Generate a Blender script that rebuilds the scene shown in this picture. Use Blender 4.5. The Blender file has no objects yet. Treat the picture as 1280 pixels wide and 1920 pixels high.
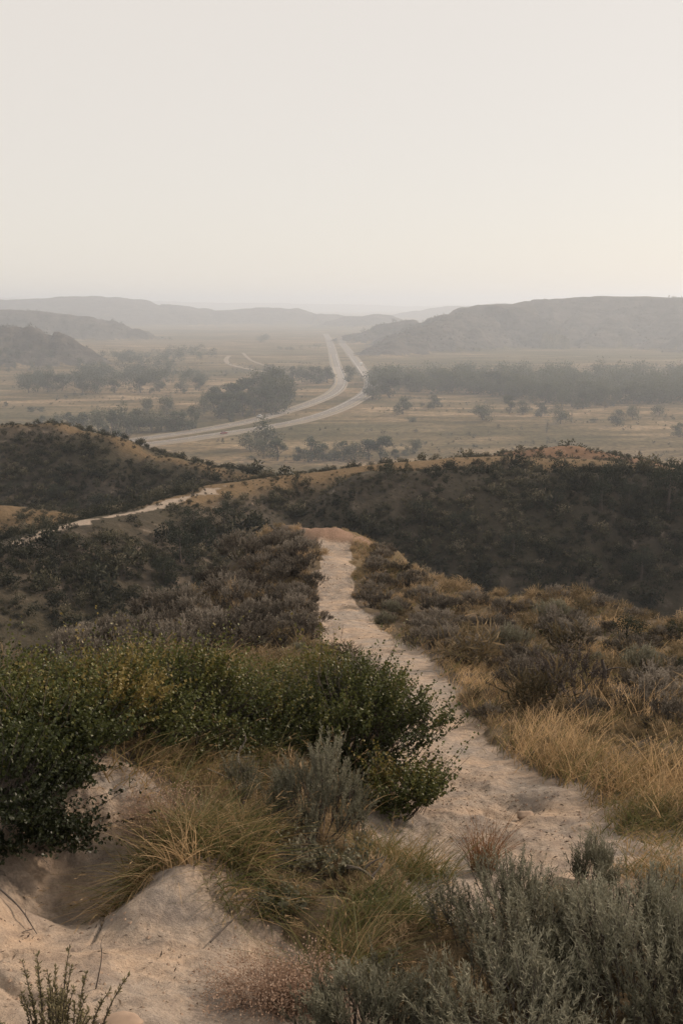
import bpy, math, random
import numpy as np
from math import radians, sin, cos, tan, pi

# ------------------------------------------------------------------ camera, sky, sun, exposure
scene = bpy.context.scene
FPX, CX, CY = 1867.0, 640.0, 960.0          # photo pixels, used to read bearings off the photograph
PITCH = radians(11.9)
cam_data = bpy.data.cameras.new("camera")
cam_data.sensor_fit = 'VERTICAL'; cam_data.sensor_height = 36.0; cam_data.sensor_width = 24.0
cam_data.lens = 36.0 * FPX / 1920.0
cam_data.clip_start = 0.05; cam_data.clip_end = 60000
cam = bpy.data.objects.new("camera", cam_data)
cam.location = (0, 0, 0); cam.rotation_euler = (pi / 2 - PITCH, 0, 0)
scene.collection.objects.link(cam); scene.camera = cam

SUN_EL, SUN_AZ = radians(27), radians(56)     # azimuth from +Y (view direction), negative = left
sun_dir = np.array([sin(SUN_AZ) * cos(SUN_EL), cos(SUN_AZ) * cos(SUN_EL), sin(SUN_EL)])
world = bpy.data.worlds.new("World"); scene.world = world; world.use_nodes = True
nt = world.node_tree; nt.nodes.clear()
sky = nt.nodes.new("ShaderNodeTexSky"); sky.sky_type = 'NISHITA'; sky.sun_disc = False
sky.sun_elevation = SUN_EL; sky.sun_rotation = SUN_AZ
sky.air_density = 1.0; sky.dust_density = 2.0; sky.ozone_density = 1.0; sky.altitude = 700
smoke = nt.nodes.new("ShaderNodeMixRGB"); smoke.inputs[0].default_value = 0.84
smoke.inputs[2].default_value = (9.05, 8.3, 7.42, 1)          # even veil of wildfire smoke over the sky
bg = nt.nodes.new("ShaderNodeBackground"); bg.inputs[1].default_value = 0.1
wo = nt.nodes.new("ShaderNodeOutputWorld")
nt.links.new(sky.outputs[0], smoke.inputs[1]); nt.links.new(smoke.outputs[0], bg.inputs[0])
nt.links.new(bg.outputs[0], wo.inputs[0])
sun_data = bpy.data.lights.new("sun", 'SUN'); sun_data.energy = 4.2; sun_data.angle = radians(5)
sun_data.color = (1.0, 0.81, 0.64)
sun = bpy.data.objects.new("sun", sun_data); scene.collection.objects.link(sun)
from mathutils import Vector, Matrix, Euler
sun.rotation_euler = Vector(tuple(sun_dir)).to_track_quat('Z', 'Y').to_euler()
scene.view_settings.view_transform = 'Standard'; scene.view_settings.look = 'None'
scene.view_settings.exposure = 0.0; scene.view_settings.gamma = 1.0
scene.cycles.max_bounces = 4; scene.cycles.volume_bounces = 2; scene.cycles.diffuse_bounces = 2; scene.cycles.glossy_bounces = 1; scene.cycles.transmission_bounces = 2
scene.cycles.transparent_max_bounces = 4; scene.cycles.caustics_reflective = False; scene.cycles.caustics_refractive = False

# ------------------------------------------------------------------ helpers
rng = np.random.default_rng(7)
C = scene.collection

def hash2(ix, iy, s):
    h = (ix.astype(np.int64) * 374761393 + iy.astype(np.int64) * 668265263 + s * 1442695041) & 0xFFFFFFFF
    h = ((h ^ (h >> 13)) * 1274126177) & 0xFFFFFFFF
    return ((h ^ (h >> 16)) & 0xFFFFFF) / float(0xFFFFFF)

def vn(x, y, s=0):
    x = np.asarray(x, float); y = np.asarray(y, float)
    ix = np.floor(x); iy = np.floor(y); fx = x - ix; fy = y - iy
    fx = fx * fx * fx * (fx * (fx * 6 - 15) + 10); fy = fy * fy * fy * (fy * (fy * 6 - 15) + 10)
    a = hash2(ix, iy, s); b = hash2(ix + 1, iy, s); c = hash2(ix, iy + 1, s); d = hash2(ix + 1, iy + 1, s)
    return ((a + (b - a) * fx) * (1 - fy) + (c + (d - c) * fx) * fy) * 2 - 1

def fbm(x, y, o=4, s=0):
    t = 0; a = 1.0; n = 0
    for i in range(o):
        t = t + a * vn(x * 2 ** i + 17.3 * i, y * 2 ** i - 9.1 * i, s + i); n += a; a *= 0.5
    return t / n

def sstep(a, b, x):
    t = np.clip((x - a) / (b - a), 0, 1); return t * t * (3 - 2 * t)

def smax(a, b, k):
    h = np.clip(0.5 + 0.5 * (a - b) / k, 0, 1)
    return b + (a - b) * h + k * h * (1 - h)

def ray(px, py):
    dx = (np.asarray(px, float) - CX) / FPX; dy = (np.asarray(py, float) - CY) / FPX
    y = cos(PITCH) - dy * sin(PITCH); z = -sin(PITCH) - dy * cos(PITCH)
    return np.arctan2(dx, y), z / np.hypot(dx, y)

def pt(px, py, r):
    az, q = ray(px, py)
    return np.array([r * np.sin(az), r * np.cos(az), r * q])

def mesh_from(name, V, F, mats=(), tint=None, smooth=False, mat_idx=None):
    """V (n,3); F (m,3|4) array, or list of such arrays"""
    V = np.asarray(V, np.float32); Fs = F if isinstance(F, list) else [F]
    Fs = [np.asarray(f, np.int32) for f in Fs if len(f)]
    me = bpy.data.meshes.new(name)
    nl = sum(f.size for f in Fs); nf = sum(len(f) for f in Fs)
    me.vertices.add(len(V)); me.vertices.foreach_set("co", V.ravel())
    me.loops.add(nl); me.loops.foreach_set("vertex_index", np.concatenate([f.ravel() for f in Fs]))
    me.polygons.add(nf)
    tot = np.concatenate([np.full(len(f), f.shape[1], np.int32) for f in Fs])
    st = np.concatenate([[0], np.cumsum(tot)[:-1]]).astype(np.int32)
    me.polygons.foreach_set("loop_start", st)
    me.polygons.foreach_set("use_smooth", np.full(nf, smooth, bool))
    for m in mats: me.materials.append(m)
    if mat_idx is not None: me.polygons.foreach_set("material_index", np.asarray(mat_idx, np.int32))
    if tint is not None:
        a = me.attributes.new("tint", 'FLOAT', 'POINT'); a.data.foreach_set("value", np.asarray(tint, np.float32))
    me.update(calc_edges=True)
    return me

def link(name, me, parent=None, loc=(0, 0, 0), rot=(0, 0, 0), scale=(1, 1, 1)):
    o = bpy.data.objects.new(name, me); C.objects.link(o)
    o.location = loc; o.rotation_euler = rot; o.scale = scale
    if parent: o.parent = parent
    return o

def tag(o, label=None, cat=None, group=None, kind=None):
    if label: o["label"] = label
    if cat: o["category"] = cat
    if group: o["group"] = group
    if kind: o["kind"] = kind
    return o

def copy_tree(o, parent=None):
    c = o.copy(); C.objects.link(c); c.parent = parent
    for ch in list(o.children): copy_tree(ch, c)
    return c

# ------------------------------------------------------------------ materials
def new_mat(name):
    m = bpy.data.materials.new(name); m.use_nodes = True; n = m.node_tree; n.nodes.clear()
    out = n.nodes.new("ShaderNodeOutputMaterial")
    return m, n, out

def node(n, t, **kw):
    x = n.nodes.new(t)
    for k, v in kw.items(): setattr(x, k, v)
    return x

def ramp(n, fac, stops):
    r = node(n, "ShaderNodeValToRGB"); n.links.new(fac, r.inputs[0])
    e = r.color_ramp.elements
    while len(e) < len(stops): e.new(0.5)
    for i, (p, c) in enumerate(stops):
        e[i].position = p; e[i].color = (*c, 1)
    return r.outputs[0]

def mix(n, fac, a, b, mode='MIX'):
    m = node(n, "ShaderNodeMixRGB", blend_type=mode)
    for i, v in enumerate((fac, a, b)):
        if hasattr(v, "is_linked") or hasattr(v, "node"): n.links.new(v, m.inputs[i])
        elif isinstance(v, (int, float)): m.inputs[i].default_value = v
        else: m.inputs[i].default_value = (*v, 1)
    return m.outputs[0]

def noise(n, co, scale, detail=4, rough=0.55, dist=0.0):
    t = node(n, "ShaderNodeTexNoise"); t.inputs["Scale"].default_value = scale
    t.inputs["Detail"].default_value = detail; t.inputs["Roughness"].default_value = rough
    t.inputs["Distortion"].default_value = dist
    n.links.new(co, t.inputs["Vector"]); return t.outputs["Fac"]

def rng_map(n, v, a, b, c=0.0, d=1.0):
    m = node(n, "ShaderNodeMapRange"); n.links.new(v, m.inputs[0])
    for i, k in zip((1, 2, 3, 4), (a, b, c, d)): m.inputs[i].default_value = k
    return m.outputs[0]

def leaf_mat(name, stops, transl=0.3, rough=0.6, rnd=0.0):
    m, n, out = new_mat(name)
    at = node(n, "ShaderNodeAttribute", attribute_name="tint")
    fac = at.outputs["Fac"]
    if rnd:
        oi = node(n, "ShaderNodeObjectInfo")
        ad = node(n, "ShaderNodeMath", operation='MULTIPLY_ADD'); n.links.new(oi.outputs["Random"], ad.inputs[0])
        ad.inputs[1].default_value = rnd; sb = node(n, "ShaderNodeMath", operation='SUBTRACT')
        n.links.new(fac, sb.inputs[0]); sb.inputs[1].default_value = rnd / 2
        n.links.new(sb.outputs[0], ad.inputs[2]); fac = ad.outputs[0]
    col = ramp(n, fac, stops)
    p = node(n, "ShaderNodeBsdfPrincipled"); n.links.new(col, p.inputs["Base Color"])
    p.inputs["Roughness"].default_value = rough; p.inputs["Specular IOR Level"].default_value = 0.25
    t = node(n, "ShaderNodeBsdfTranslucent"); n.links.new(col, t.inputs[0])
    mx = node(n, "ShaderNodeMixShader"); mx.inputs[0].default_value = transl
    n.links.new(p.outputs[0], mx.inputs[1]); n.links.new(t.outputs[0], mx.inputs[2])
    n.links.new(mx.outputs[0], out.inputs[0]); return m

def plain_mat(name, col, rough=0.8, var=0.3, scale=20, metallic=0.0):
    m, n, out = new_mat(name)
    tc = node(n, "ShaderNodeTexCoord"); f = noise(n, tc.outputs["Object"], scale)
    c = ramp(n, f, [(0.25, tuple(x * (1 - var) for x in col)), (0.75, tuple(min(1, x * (1 + var)) for x in col))])
    p = node(n, "ShaderNodeBsdfPrincipled"); n.links.new(c, p.inputs["Base Color"])
    p.inputs["Roughness"].default_value = rough; p.inputs["Metallic"].default_value = metallic
    n.links.new(p.outputs[0], out.inputs[0]); return m

def near_ground_mat():
    m, n, out = new_mat("ridge_soil")
    geo = node(n, "ShaderNodeNewGeometry"); co = geo.outputs["Position"]
    at = node(n, "ShaderNodeAttribute", attribute_name="mask")
    sp = node(n, "ShaderNodeSeparateColor"); n.links.new(at.outputs["Color"], sp.inputs[0])
    big = noise(n, co, 0.35, 5); med = noise(n, co, 2.5, 6); fine = noise(n, co, 22, 6, 0.7); vf = noise(n, co, 130, 4, 0.7)
    soil = ramp(n, med, [(0.30, (0.060, 0.047, 0.036)), (0.55, (0.105, 0.083, 0.062)), (0.75, (0.17, 0.135, 0.10))])
    gold = ramp(n, fine, [(0.3, (0.085, 0.065, 0.040)), (0.7, (0.17, 0.125, 0.072))])
    c1 = mix(n, sp.outputs["Blue"], soil, gold)
    red = ramp(n, fine, [(0.3, (0.17, 0.112, 0.082)), (0.5, (0.235, 0.155, 0.112)), (0.75, (0.32, 0.222, 0.165))])
    c2 = mix(n, sp.outputs["Green"], c1, red)
    sand = ramp(n, fine, [(0.25, (0.262, 0.212, 0.170)), (0.5, (0.372, 0.308, 0.250)), (0.8, (0.45, 0.38, 0.315))])
    crust = ramp(n, noise(n, co, 5, 8, 0.62, 1.2), [(0.38, (0.74, 0.74, 0.76)), (0.5, (0.95, 0.95, 0.95)), (0.66, (1.12, 1.08, 1.04))])
    pat = ramp(n, noise(n, co, 1.1, 5, .6, .8), [(0.38, (0.86, 0.90, 0.95)), (0.62, (1.08, 1.0, 0.92))])
    sand = mix(n, 1.0, sand, pat, 'MULTIPLY')
    sand = mix(n, 1.0, sand, crust, 'MULTIPLY')
    # ragged edge between sand and soil
    ad = node(n, "ShaderNodeMath", operation='MULTIPLY_ADD'); n.links.new(fine, ad.inputs[0]); ad.inputs[1].default_value = 0.5
    n.links.new(sp.outputs["Red"], ad.inputs[2])
    sf = rng_map(n, ad.outputs[0], 0.5, 0.85)
    c3 = mix(n, sf, c2, sand)
    grit = ramp(n, vf, [(0.30, (0.78, 0.77, 0.76)), (0.55, (1, 1, 1))])
    c4 = mix(n, 1.0, c3, grit, 'MULTIPLY')
    p = node(n, "ShaderNodeBsdfPrincipled"); n.links.new(c4, p.inputs["Base Color"])
    p.inputs["Roughness"].default_value = 0.95; p.inputs["Specular IOR Level"].default_value = 0.1
    hs = node(n, "ShaderNodeMath", operation='MULTIPLY_ADD'); n.links.new(vf, hs.inputs[0]); hs.inputs[1].default_value = 0.15
    n.links.new(fine, hs.inputs[2])
    hs2 = node(n, "ShaderNodeMath", operation='MULTIPLY_ADD'); n.links.new(med, hs2.inputs[0]); hs2.inputs[1].default_value = 2.0
    n.links.new(hs.outputs[0], hs2.inputs[2])
    b = node(n, "ShaderNodeBump"); b.inputs["Strength"].default_value = 0.9; b.inputs["Distance"].default_value = 0.03
    n.links.new(hs2.outputs[0], b.inputs["Height"]); n.links.new(b.outputs[0], p.inputs["Normal"])
    n.links.new(p.outputs[0], out.inputs[0]); return m

def mid_mat():
    m, n, out = new_mat("hillside_soil")
    geo = node(n, "ShaderNodeNewGeometry"); co = geo.outputs["Position"]
    at = node(n, "ShaderNodeAttribute", attribute_name="mask")
    sp = node(n, "ShaderNodeSeparateColor"); n.links.new(at.outputs["Color"], sp.inputs[0])
    big = noise(n, co, 0.06, 6, 0.6, 0.6); med = noise(n, co, 0.6, 7, 0.65); fine = noise(n, co, 4, 5, 0.7)
    soil = ramp(n, med, [(0.30, (0.030, 0.026, 0.020)), (0.5, (0.058, 0.048, 0.036)), (0.60, (0.088, 0.070, 0.052)), (0.68, (0.19, 0.155, 0.125))])
    olive = ramp(n, fine, [(0.3, (0.030, 0.028, 0.019)), (0.7, (0.068, 0.056, 0.036))])
    c0 = mix(n, rng_map(n, big, 0.42, 0.58), soil, olive)
    gold = ramp(n, fine, [(0.3, (0.105, 0.072, 0.04)), (0.7, (0.20, 0.135, 0.072))])
    c1 = mix(n, sp.outputs["Blue"], c0, gold)
    red = ramp(n, med, [(0.3, (0.14, 0.08, 0.050)), (0.7, (0.23, 0.135, 0.080))])
    c2 = mix(n, sp.outputs["Green"], c1, red)
    sand = ramp(n, fine, [(0.3, (0.22, 0.18, 0.14)), (0.7, (0.38, 0.31, 0.25))])
    ad = node(n, "ShaderNodeMath", operation='MULTIPLY_ADD'); n.links.new(med, ad.inputs[0]); ad.inputs[1].default_value = 0.7
    n.links.new(sp.outputs["Red"], ad.inputs[2])
    c3 = mix(n, rng_map(n, ad.outputs[0], 0.65, 0.95), c2, sand)
    p = node(n, "ShaderNodeBsdfPrincipled"); n.links.new(c3, p.inputs["Base Color"])
    p.inputs["Roughness"].default_value = 0.95; p.inputs["Specular IOR Level"].default_value = 0.1
    b = node(n, "ShaderNodeBump"); b.inputs["Strength"].default_value = 0.8; b.inputs["Distance"].default_value = 0.5
    n.links.new(med, b.inputs["Height"]); n.links.new(b.outputs[0], p.inputs["Normal"])
    n.links.new(p.outputs[0], out.inputs[0]); return m

def valley_mat():
    m, n, out = new_mat("prairie_grass")
    geo = node(n, "ShaderNodeNewGeometry"); co = geo.outputs["Position"]
    mp = node(n, "ShaderNodeMapping"); mp.inputs["Scale"].default_value = (0.35, 1, 1); n.links.new(co, mp.inputs[0])
    big = noise(n, mp.outputs[0], 0.006, 5, 0.55, 0.4); med = noise(n, mp.outputs[0], 0.035, 6, 0.65, 0.5); fine = noise(n, co, 0.35, 5, 0.7)
    a = ramp(n, med, [(0.32, (0.070, 0.062, 0.036)), (0.45, (0.135, 0.105, 0.062)), (0.54, (0.21, 0.155, 0.095)), (0.66, (0.38, 0.285, 0.19))])
    g = ramp(n, med, [(0.3, (0.062, 0.060, 0.034)), (0.7, (0.155, 0.13, 0.078))])
    c = mix(n, rng_map(n, big, 0.42, 0.62), a, g)
    sp_ = ramp(n, fine, [(0.36, (0.45, 0.47, 0.45)), (0.6, (1.10, 1.08, 1.05))])
    c = mix(n, 1.0, c, sp_, 'MULTIPLY')
    p = node(n, "ShaderNodeBsdfPrincipled"); n.links.new(c, p.inputs["Base Color"]); p.inputs["Roughness"].default_value = 1
    p.inputs["Specular IOR Level"].default_value = 0.0
    n.links.new(p.outputs[0], out.inputs[0]); return m

def mesa_mat():
    m, n, out = new_mat("badlands_clay")
    geo = node(n, "ShaderNodeNewGeometry"); co = geo.outputs["Position"]
    sx = node(n, "ShaderNodeSeparateXYZ"); n.links.new(co, sx.inputs[0])
    nz = noise(n, co, 0.008, 5); med = noise(n, co, 0.03, 7, 0.7)
    ad = node(n, "ShaderNodeMath", operation='MULTIPLY_ADD'); n.links.new(nz, ad.inputs[0]); ad.inputs[1].default_value = 40
    n.links.new(sx.outputs["Z"], ad.inputs[2])
    cb = node(n, "ShaderNodeCombineXYZ"); n.links.new(ad.outputs[0], cb.inputs[2])
    band = noise(n, cb.outputs[0], 0.11, 3, 0.6)
    a = ramp(n, band, [(0.35, (0.050, 0.044, 0.038)), (0.5, (0.090, 0.077, 0.066)), (0.65, (0.145, 0.124, 0.108))])
    v = ramp(n, med, [(0.40, (0.022, 0.024, 0.020)), (0.62, (0.125, 0.108, 0.092))])
    c = mix(n, 0.6, a, v)
    p = node(n, "ShaderNodeBsdfPrincipled"); n.links.new(c, p.inputs["Base Color"]); p.inputs["Roughness"].default_value = 1
    p.inputs["Specular IOR Level"].default_value = 0.0
    b = node(n, "ShaderNodeBump"); b.inputs["Strength"].default_value = 1.0; b.inputs["Distance"].default_value = 12
    n.links.new(med, b.inputs["Height"]); n.links.new(b.outputs[0], p.inputs["Normal"])
    n.links.new(p.outputs[0], out.inputs[0]); return m

M_near, M_mid, M_valley, M_mesa = near_ground_mat(), mid_mat(), valley_mat(), mesa_mat()

# ------------------------------------------------------------------ terrain
VZ = -76.0
# near ridge: bearings read off the photograph with an estimated range in metres
near_px = [
 (0,1900,2.5),(200,1900,2.45),(400,1900,2.45),(-250,1900,2.6),(0,1800,2.85),(150,1810,2.8),(300,1790,2.85),(430,1860,2.62),
 (0,1690,3.3),(60,1752,3.2),(110,1745,3.22),(-250,1640,3.5),(200,1700,3.45),(40,1688,3.55),(150,1680,3.66),(212,1640,3.78),
 (50,1510,4.0),(150,1490,4.02),(230,1475,4.1),(-250,1500,4.1),(235,1722,3.2),(330,1650,3.35),(420,1640,3.4),(300,1590,3.7),(400,1560,3.85),
 (500,1560,3.9),(250,1560,3.95),(470,1500,4.6),(500,1440,4.85),(360,1460,4.5),(500,1700,3.3),(480,1780,2.95),(560,1800,2.9),(600,1720,3.2),(650,1680,3.4),
 (600,1600,3.9),(700,1620,3.95),(560,1900,2.5),(700,1900,2.5),(900,1900,2.5),(1100,1900,2.55),(1280,1900,2.6),(1550,1900,2.6),
 (700,1780,2.95),(850,1700,3.45),(1000,1750,3.15),(1200,1750,3.2),(1500,1750,3.2),
 (900,1620,4.1),(1000,1600,4.25),(1100,1590,4.3),(1280,1600,4.3),(1550,1600,4.3),(830,1540,4.9),(760,1560,4.8),(950,1520,5.1),(1050,1490,5.4),
 (1150,1490,5.4),(1280,1500,5.35),(880,1440,6.3),(820,1380,7.6),(980,1425,6.6),(1150,1390,7.4),(1280,1380,7.5),(1550,1400,7.2),
 (800,1300,9.8),(900,1300,9.9),(1060,1320,9.4),(1250,1300,9.8),(720,1230,13),(860,1230,13),(1000,1230,13.2),(1200,1230,13.4),
 (640,1170,17),(900,1160,18),(1050,1130,20.5),(1180,1150,19.5),(1280,1190,17.5),(750,1130,20.5),
 (620,1100,22.5),(640,1050,27),(590,1045,27.5),(670,1040,28),(620,1010,31),(560,1003,31.5),(680,998,31.5),(740,1030,28.5),(800,1080,24.5),(860,1112,22),
 (470,1022,29.5),(400,1085,25),(300,1145,21),(150,1215,16.7),(40,1265,14.2),(-200,1330,12),(500,1120,22),(400,1170,18.5),(300,1215,16),(560,1190,16.5),
 (400,1310,9.5),(200,1330,9),(600,1370,6.9),(700,1430,6.2),(300,1395,5.9),(100,1390,6.2),(100,1300,10.5),(500,1250,12.5),(620,1290,10),(-200,1400,6.2),
]
near_raw = [  # (bearing deg, range, height): hidden falls, sides, under the camera
 (0,1.0,-1.66),(-30,1.0,-1.66),(30,1.0,-1.66),(-60,1.0,-1.7),(60,1.0,-1.7),(0,0.5,-1.6),
 (-38,3,-2.2),(-38,6,-3.2),(-38,12,-6.5),(-38,20,-12),(-38,32,-20),(-38,60,-30),(38,3,-2.2),(38,6,-3.3),(38,12,-6),(38,20,-10),(38,32,-19),(38,60,-32),
 (-70,3,-2.3),(-70,12,-7),(-70,60,-34),(70,3,-2.3),(70,12,-7),(70,60,-34),
 (0,36,-10.2),(-3,36,-10.5),(3,36,-11.5),(0,45,-17),(5,40,-16),(0,60,-29),(0,80,-40),(-18,60,-30),(-18,80,-40),(18,80,-42),(18,60,-34),
 (6,32,-11.8),(9,30,-12.5),(12,29,-12.5),(16,28,-12),(19,26,-11.5),(12,40,-22),(18,38,-22),(6,45,-24),
 (-5,35,-12.5),(-8,32,-13),(-10,28,-12),(-13,25,-11.5),(-16,22,-10.5),(-19,20,-9.8),(-10,40,-21),(-16,32,-18),(-19,28,-16),(-6,45,-23),
]
_a, _q = ray([p[0] for p in near_px], [p[1] for p in near_px]); _r = np.array([p[2] for p in near_px], float)
_ra = np.radians([p[0] for p in near_raw]); _rr = np.array([p[1] for p in near_raw], float); _rz = np.array([p[2] for p in near_raw], float)
TU = np.concatenate([_a, _ra]); TV = np.log(np.concatenate([_r, _rr])); TQ = np.concatenate([_q, _rz / _rr])
def tps_k(d2): return np.where(d2 > 1e-12, 0.5 * d2 * np.log(np.maximum(d2, 1e-12)), 0)
_n = len(TU); _K = tps_k((TU[:, None] - TU) ** 2 + (TV[:, None] - TV) ** 2) + np.eye(_n) * 0.0006
_P = np.stack([np.ones(_n), TU, TV], 1)
_A = np.block([[_K, _P], [_P.T, np.zeros((3, 3))]]); TW = np.linalg.solve(_A, np.concatenate([TQ, np.zeros(3)]))
def knoll(az, r):
    v = np.log(r); out = TW[_n] + TW[_n + 1] * az + TW[_n + 2] * v
    for i in range(_n): out = out + TW[i] * tps_k((az - TU[i]) ** 2 + (v - TV[i]) ** 2)
    z = out * r
    return np.where(r > 70, z - (r - 70) * 1.5, z)

def spine(pts): return np.array([pt(*p) for p in pts])
def ridge(P, x, y, s, w, rmin=0, rmax=1e9, flute=0, fl=20, sd=0):
    r = np.hypot(x, y); out = np.full(x.shape, -400.0); m = (r > rmin) & (r < rmax)
    X, Y = x[m], y[m]; best = np.full(X.shape, -400.0); bt = np.zeros(X.shape); bd = np.zeros(X.shape); t0 = 0
    for a, b in zip(P[:-1], P[1:]):
        dx, dy = b[0] - a[0], b[1] - a[1]; L2 = dx * dx + dy * dy
        t = np.clip(((X - a[0]) * dx + (Y - a[1]) * dy) / L2, 0, 1)
        d = np.hypot(X - a[0] - t * dx, Y - a[1] - t * dy)
        h = a[2] + (b[2] - a[2]) * t - s * (np.sqrt(d * d + w * w) - w)
        k = h > best; best = np.where(k, h, best); bt = np.where(k, t0 + t * math.sqrt(L2), bt); bd = np.where(k, d, bd)
        t0 += math.sqrt(L2)
    if flute:
        g = vn(bt / fl + 0.6 * vn(X / fl, Y / fl, sd + 5), bd / (fl * 5), sd) + 0.5 * vn(bt / fl * 2.3, bd / (fl * 4), sd + 1)
        best = best - flute * (0.6 + g) * np.clip((bd - w * 0.4) / (w * 2.2), 0, 1)
    out[m] = best; return out

MIDRIDGE = spine([(-260,1050,68),(0,1022,75),(130,988,80),(230,967,86),(330,938,95),(430,908,103),(520,896,108),(640,882,110),(760,868,113),(860,860,118),(980,858,122),(1150,866,124),(1280,884,116),(1500,910,110)])
SHOULDER = spine([(700,885,101),(860,884,103),(1000,888,104),(1150,890,104),(1300,894,103),(1550,915,100)])
KNOB = spine([(960,850,133),(1030,840,136),(1070,837,138),(1120,846,138),(1180,860,136)])
LEFTHILL = spine([(-350,800,150),(-150,795,152),(0,800,150),(90,797,150),(190,818,146),(300,857,140),(380,881,135),(448,896,129)])
LEFTSPUR = spine([(-200,940,112),(-40,955,108),(50,962,104),(110,978,99)])
MESA_R = spine([(722,645,1480),(790,610,1620),(862,590,1760),(882,579,1850),(905,571,1900),(965,569,1950),(1010,564,1980),(1050,559,2000),(1120,555,2000),(1200,557,1980),(1280,560,1950),(1480,562,1900),(1800,570,1900)])
MESA_L1 = spine([(-500,600,1450),(-150,602,1400),(0,607,1330),(60,608,1310),(98,618,1300),(128,640,1280)])
MESA_L2 = spine([(-300,580,2300),(0,580,2250),(90,582,2230),(160,592,2200),(250,612,2150),(305,630,2100)])
MESA_L3 = spine([(-300,565,4000),(0,562,3900),(60,560,3900),(140,556,3850),(208,557,3800),(238,566,3800),(330,573,3750),(400,582,3700),(470,579,3700),(540,578,3650),(590,586,3600),(640,602,3500)])
BUTTE = spine([(640,603,3200),(662,593,3200),(705,589,3150),(740,600,3100),(765,612,3050)])
MESA_R2 = spine([(700,604,5200),(760,590,5100),(800,582,5000),(850,574,4900),(930,570,4900),(1100,565,4900),(1500,565,4900)])
FAR = spine([(-500,560,9000),(0,558,9000),(200,562,9000),(420,568,9000),(640,570,9500),(760,574,9500),(900,572,9500),(1300,566,9500),(1800,566,9500)])
ROAD_A = [(120,862),(250,838),(340,826),(420,814),(500,802),(570,788),(630,769),(672,748),(692,732),(695,716),(682,697),(664,672),(648,652),(640,640),(648,631),(690,623),(770,614)]
ROAD_B = [(80,850),(240,827),(330,814),(400,803),(470,789),(530,773),(585,755),(622,738),(637,722),(637,707),(630,688),(624,664),(620,648),(616,636),(610,626)]
def valley_pts(pp, z=VZ):
    out = []
    for a, b in pp:
        az, q = ray(a, b); r = z / q; out.append((r * sin(az), r * cos(az)))
    return np.array(out)
def catmull(P, n=14):
    P = np.asarray(P, float); Q = np.vstack([2 * P[0] - P[1], P, 2 * P[-1] - P[-2]]); out = []
    for i in range(1, len(Q) - 2):
        for t in np.linspace(0, 1, n, endpoint=False):
            a, b, c, d = Q[i - 1], Q[i], Q[i + 1], Q[i + 2]
            out.append(0.5 * (2 * b + (c - a) * t + (2 * a - 5 * b + 4 * c - d) * t * t + (-a + 3 * b - 3 * c + d) * t ** 3))
    out.append(Q[-2]); return np.array(out)
RA, RB = catmull(valley_pts(ROAD_A)), catmull(valley_pts(ROAD_B))

# trail centre line and width (bearing, range, half width m)
TRAIL = [(840,1700,3.45,.22),(890,1640,3.95,.34),(950,1580,4.45,.55),(965,1530,5.05,.62),(900,1470,5.8,.52),(850,1400,7.2,.46),(810,1340,8.8,.42),(795,1290,10.2,.42),(740,1235,12.8,.52),(670,1190,15.6,.6),(630,1130,20,.5),(628,1080,24.3,.42),(636,1048,27.3,.5),(630,1033,28.8,.5)]
TRAIL_W = np.array([[*pt(a, b, r)[:2], w] for a, b, r, w in TRAIL])
SANDS = [(100,1850,2.7,.55),(250,1800,2.8,.5),(380,1850,2.65,.45),(40,1740,3.2,.5),(200,1715,3.3,.3),(330,1700,3.2,.32),(-150,1700,3.2,.6),(-100,1850,2.6,.6),
         (1290,1585,4.4,.3),(1130,1600,4.25,.42),(150,1600,3.9,.45),(40,1600,3.9,.3),(780,1570,4.7,.3),(870,1650,3.9,.35),(40,1262,14.3,.5),(420,1900,2.45,.4),(560,1880,2.5,.25),(1230,1690,3.5,.3),(330,1640,3.4,.25)]
SANDS_W = np.array([[*pt(a, b, r)[:2], w] for a, b, r, w in SANDS])
def seg_dist(x, y, P):
    best = np.full(x.shape, 1e9); bw = np.zeros(x.shape)
    for a, b in zip(P[:-1], P[1:]):
        dx, dy = b[0] - a[0], b[1] - a[1]; t = np.clip(((x - a[0]) * dx + (y - a[1]) * dy) / (dx * dx + dy * dy), 0, 1)
        d = np.hypot(x - a[0] - t * dx, y - a[1] - t * dy); w = a[2] + (b[2] - a[2]) * t if len(a) > 2 else 1
        k = d < best; best = np.where(k, d, best); bw = np.where(k, w, bw)
    return best, bw

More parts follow.
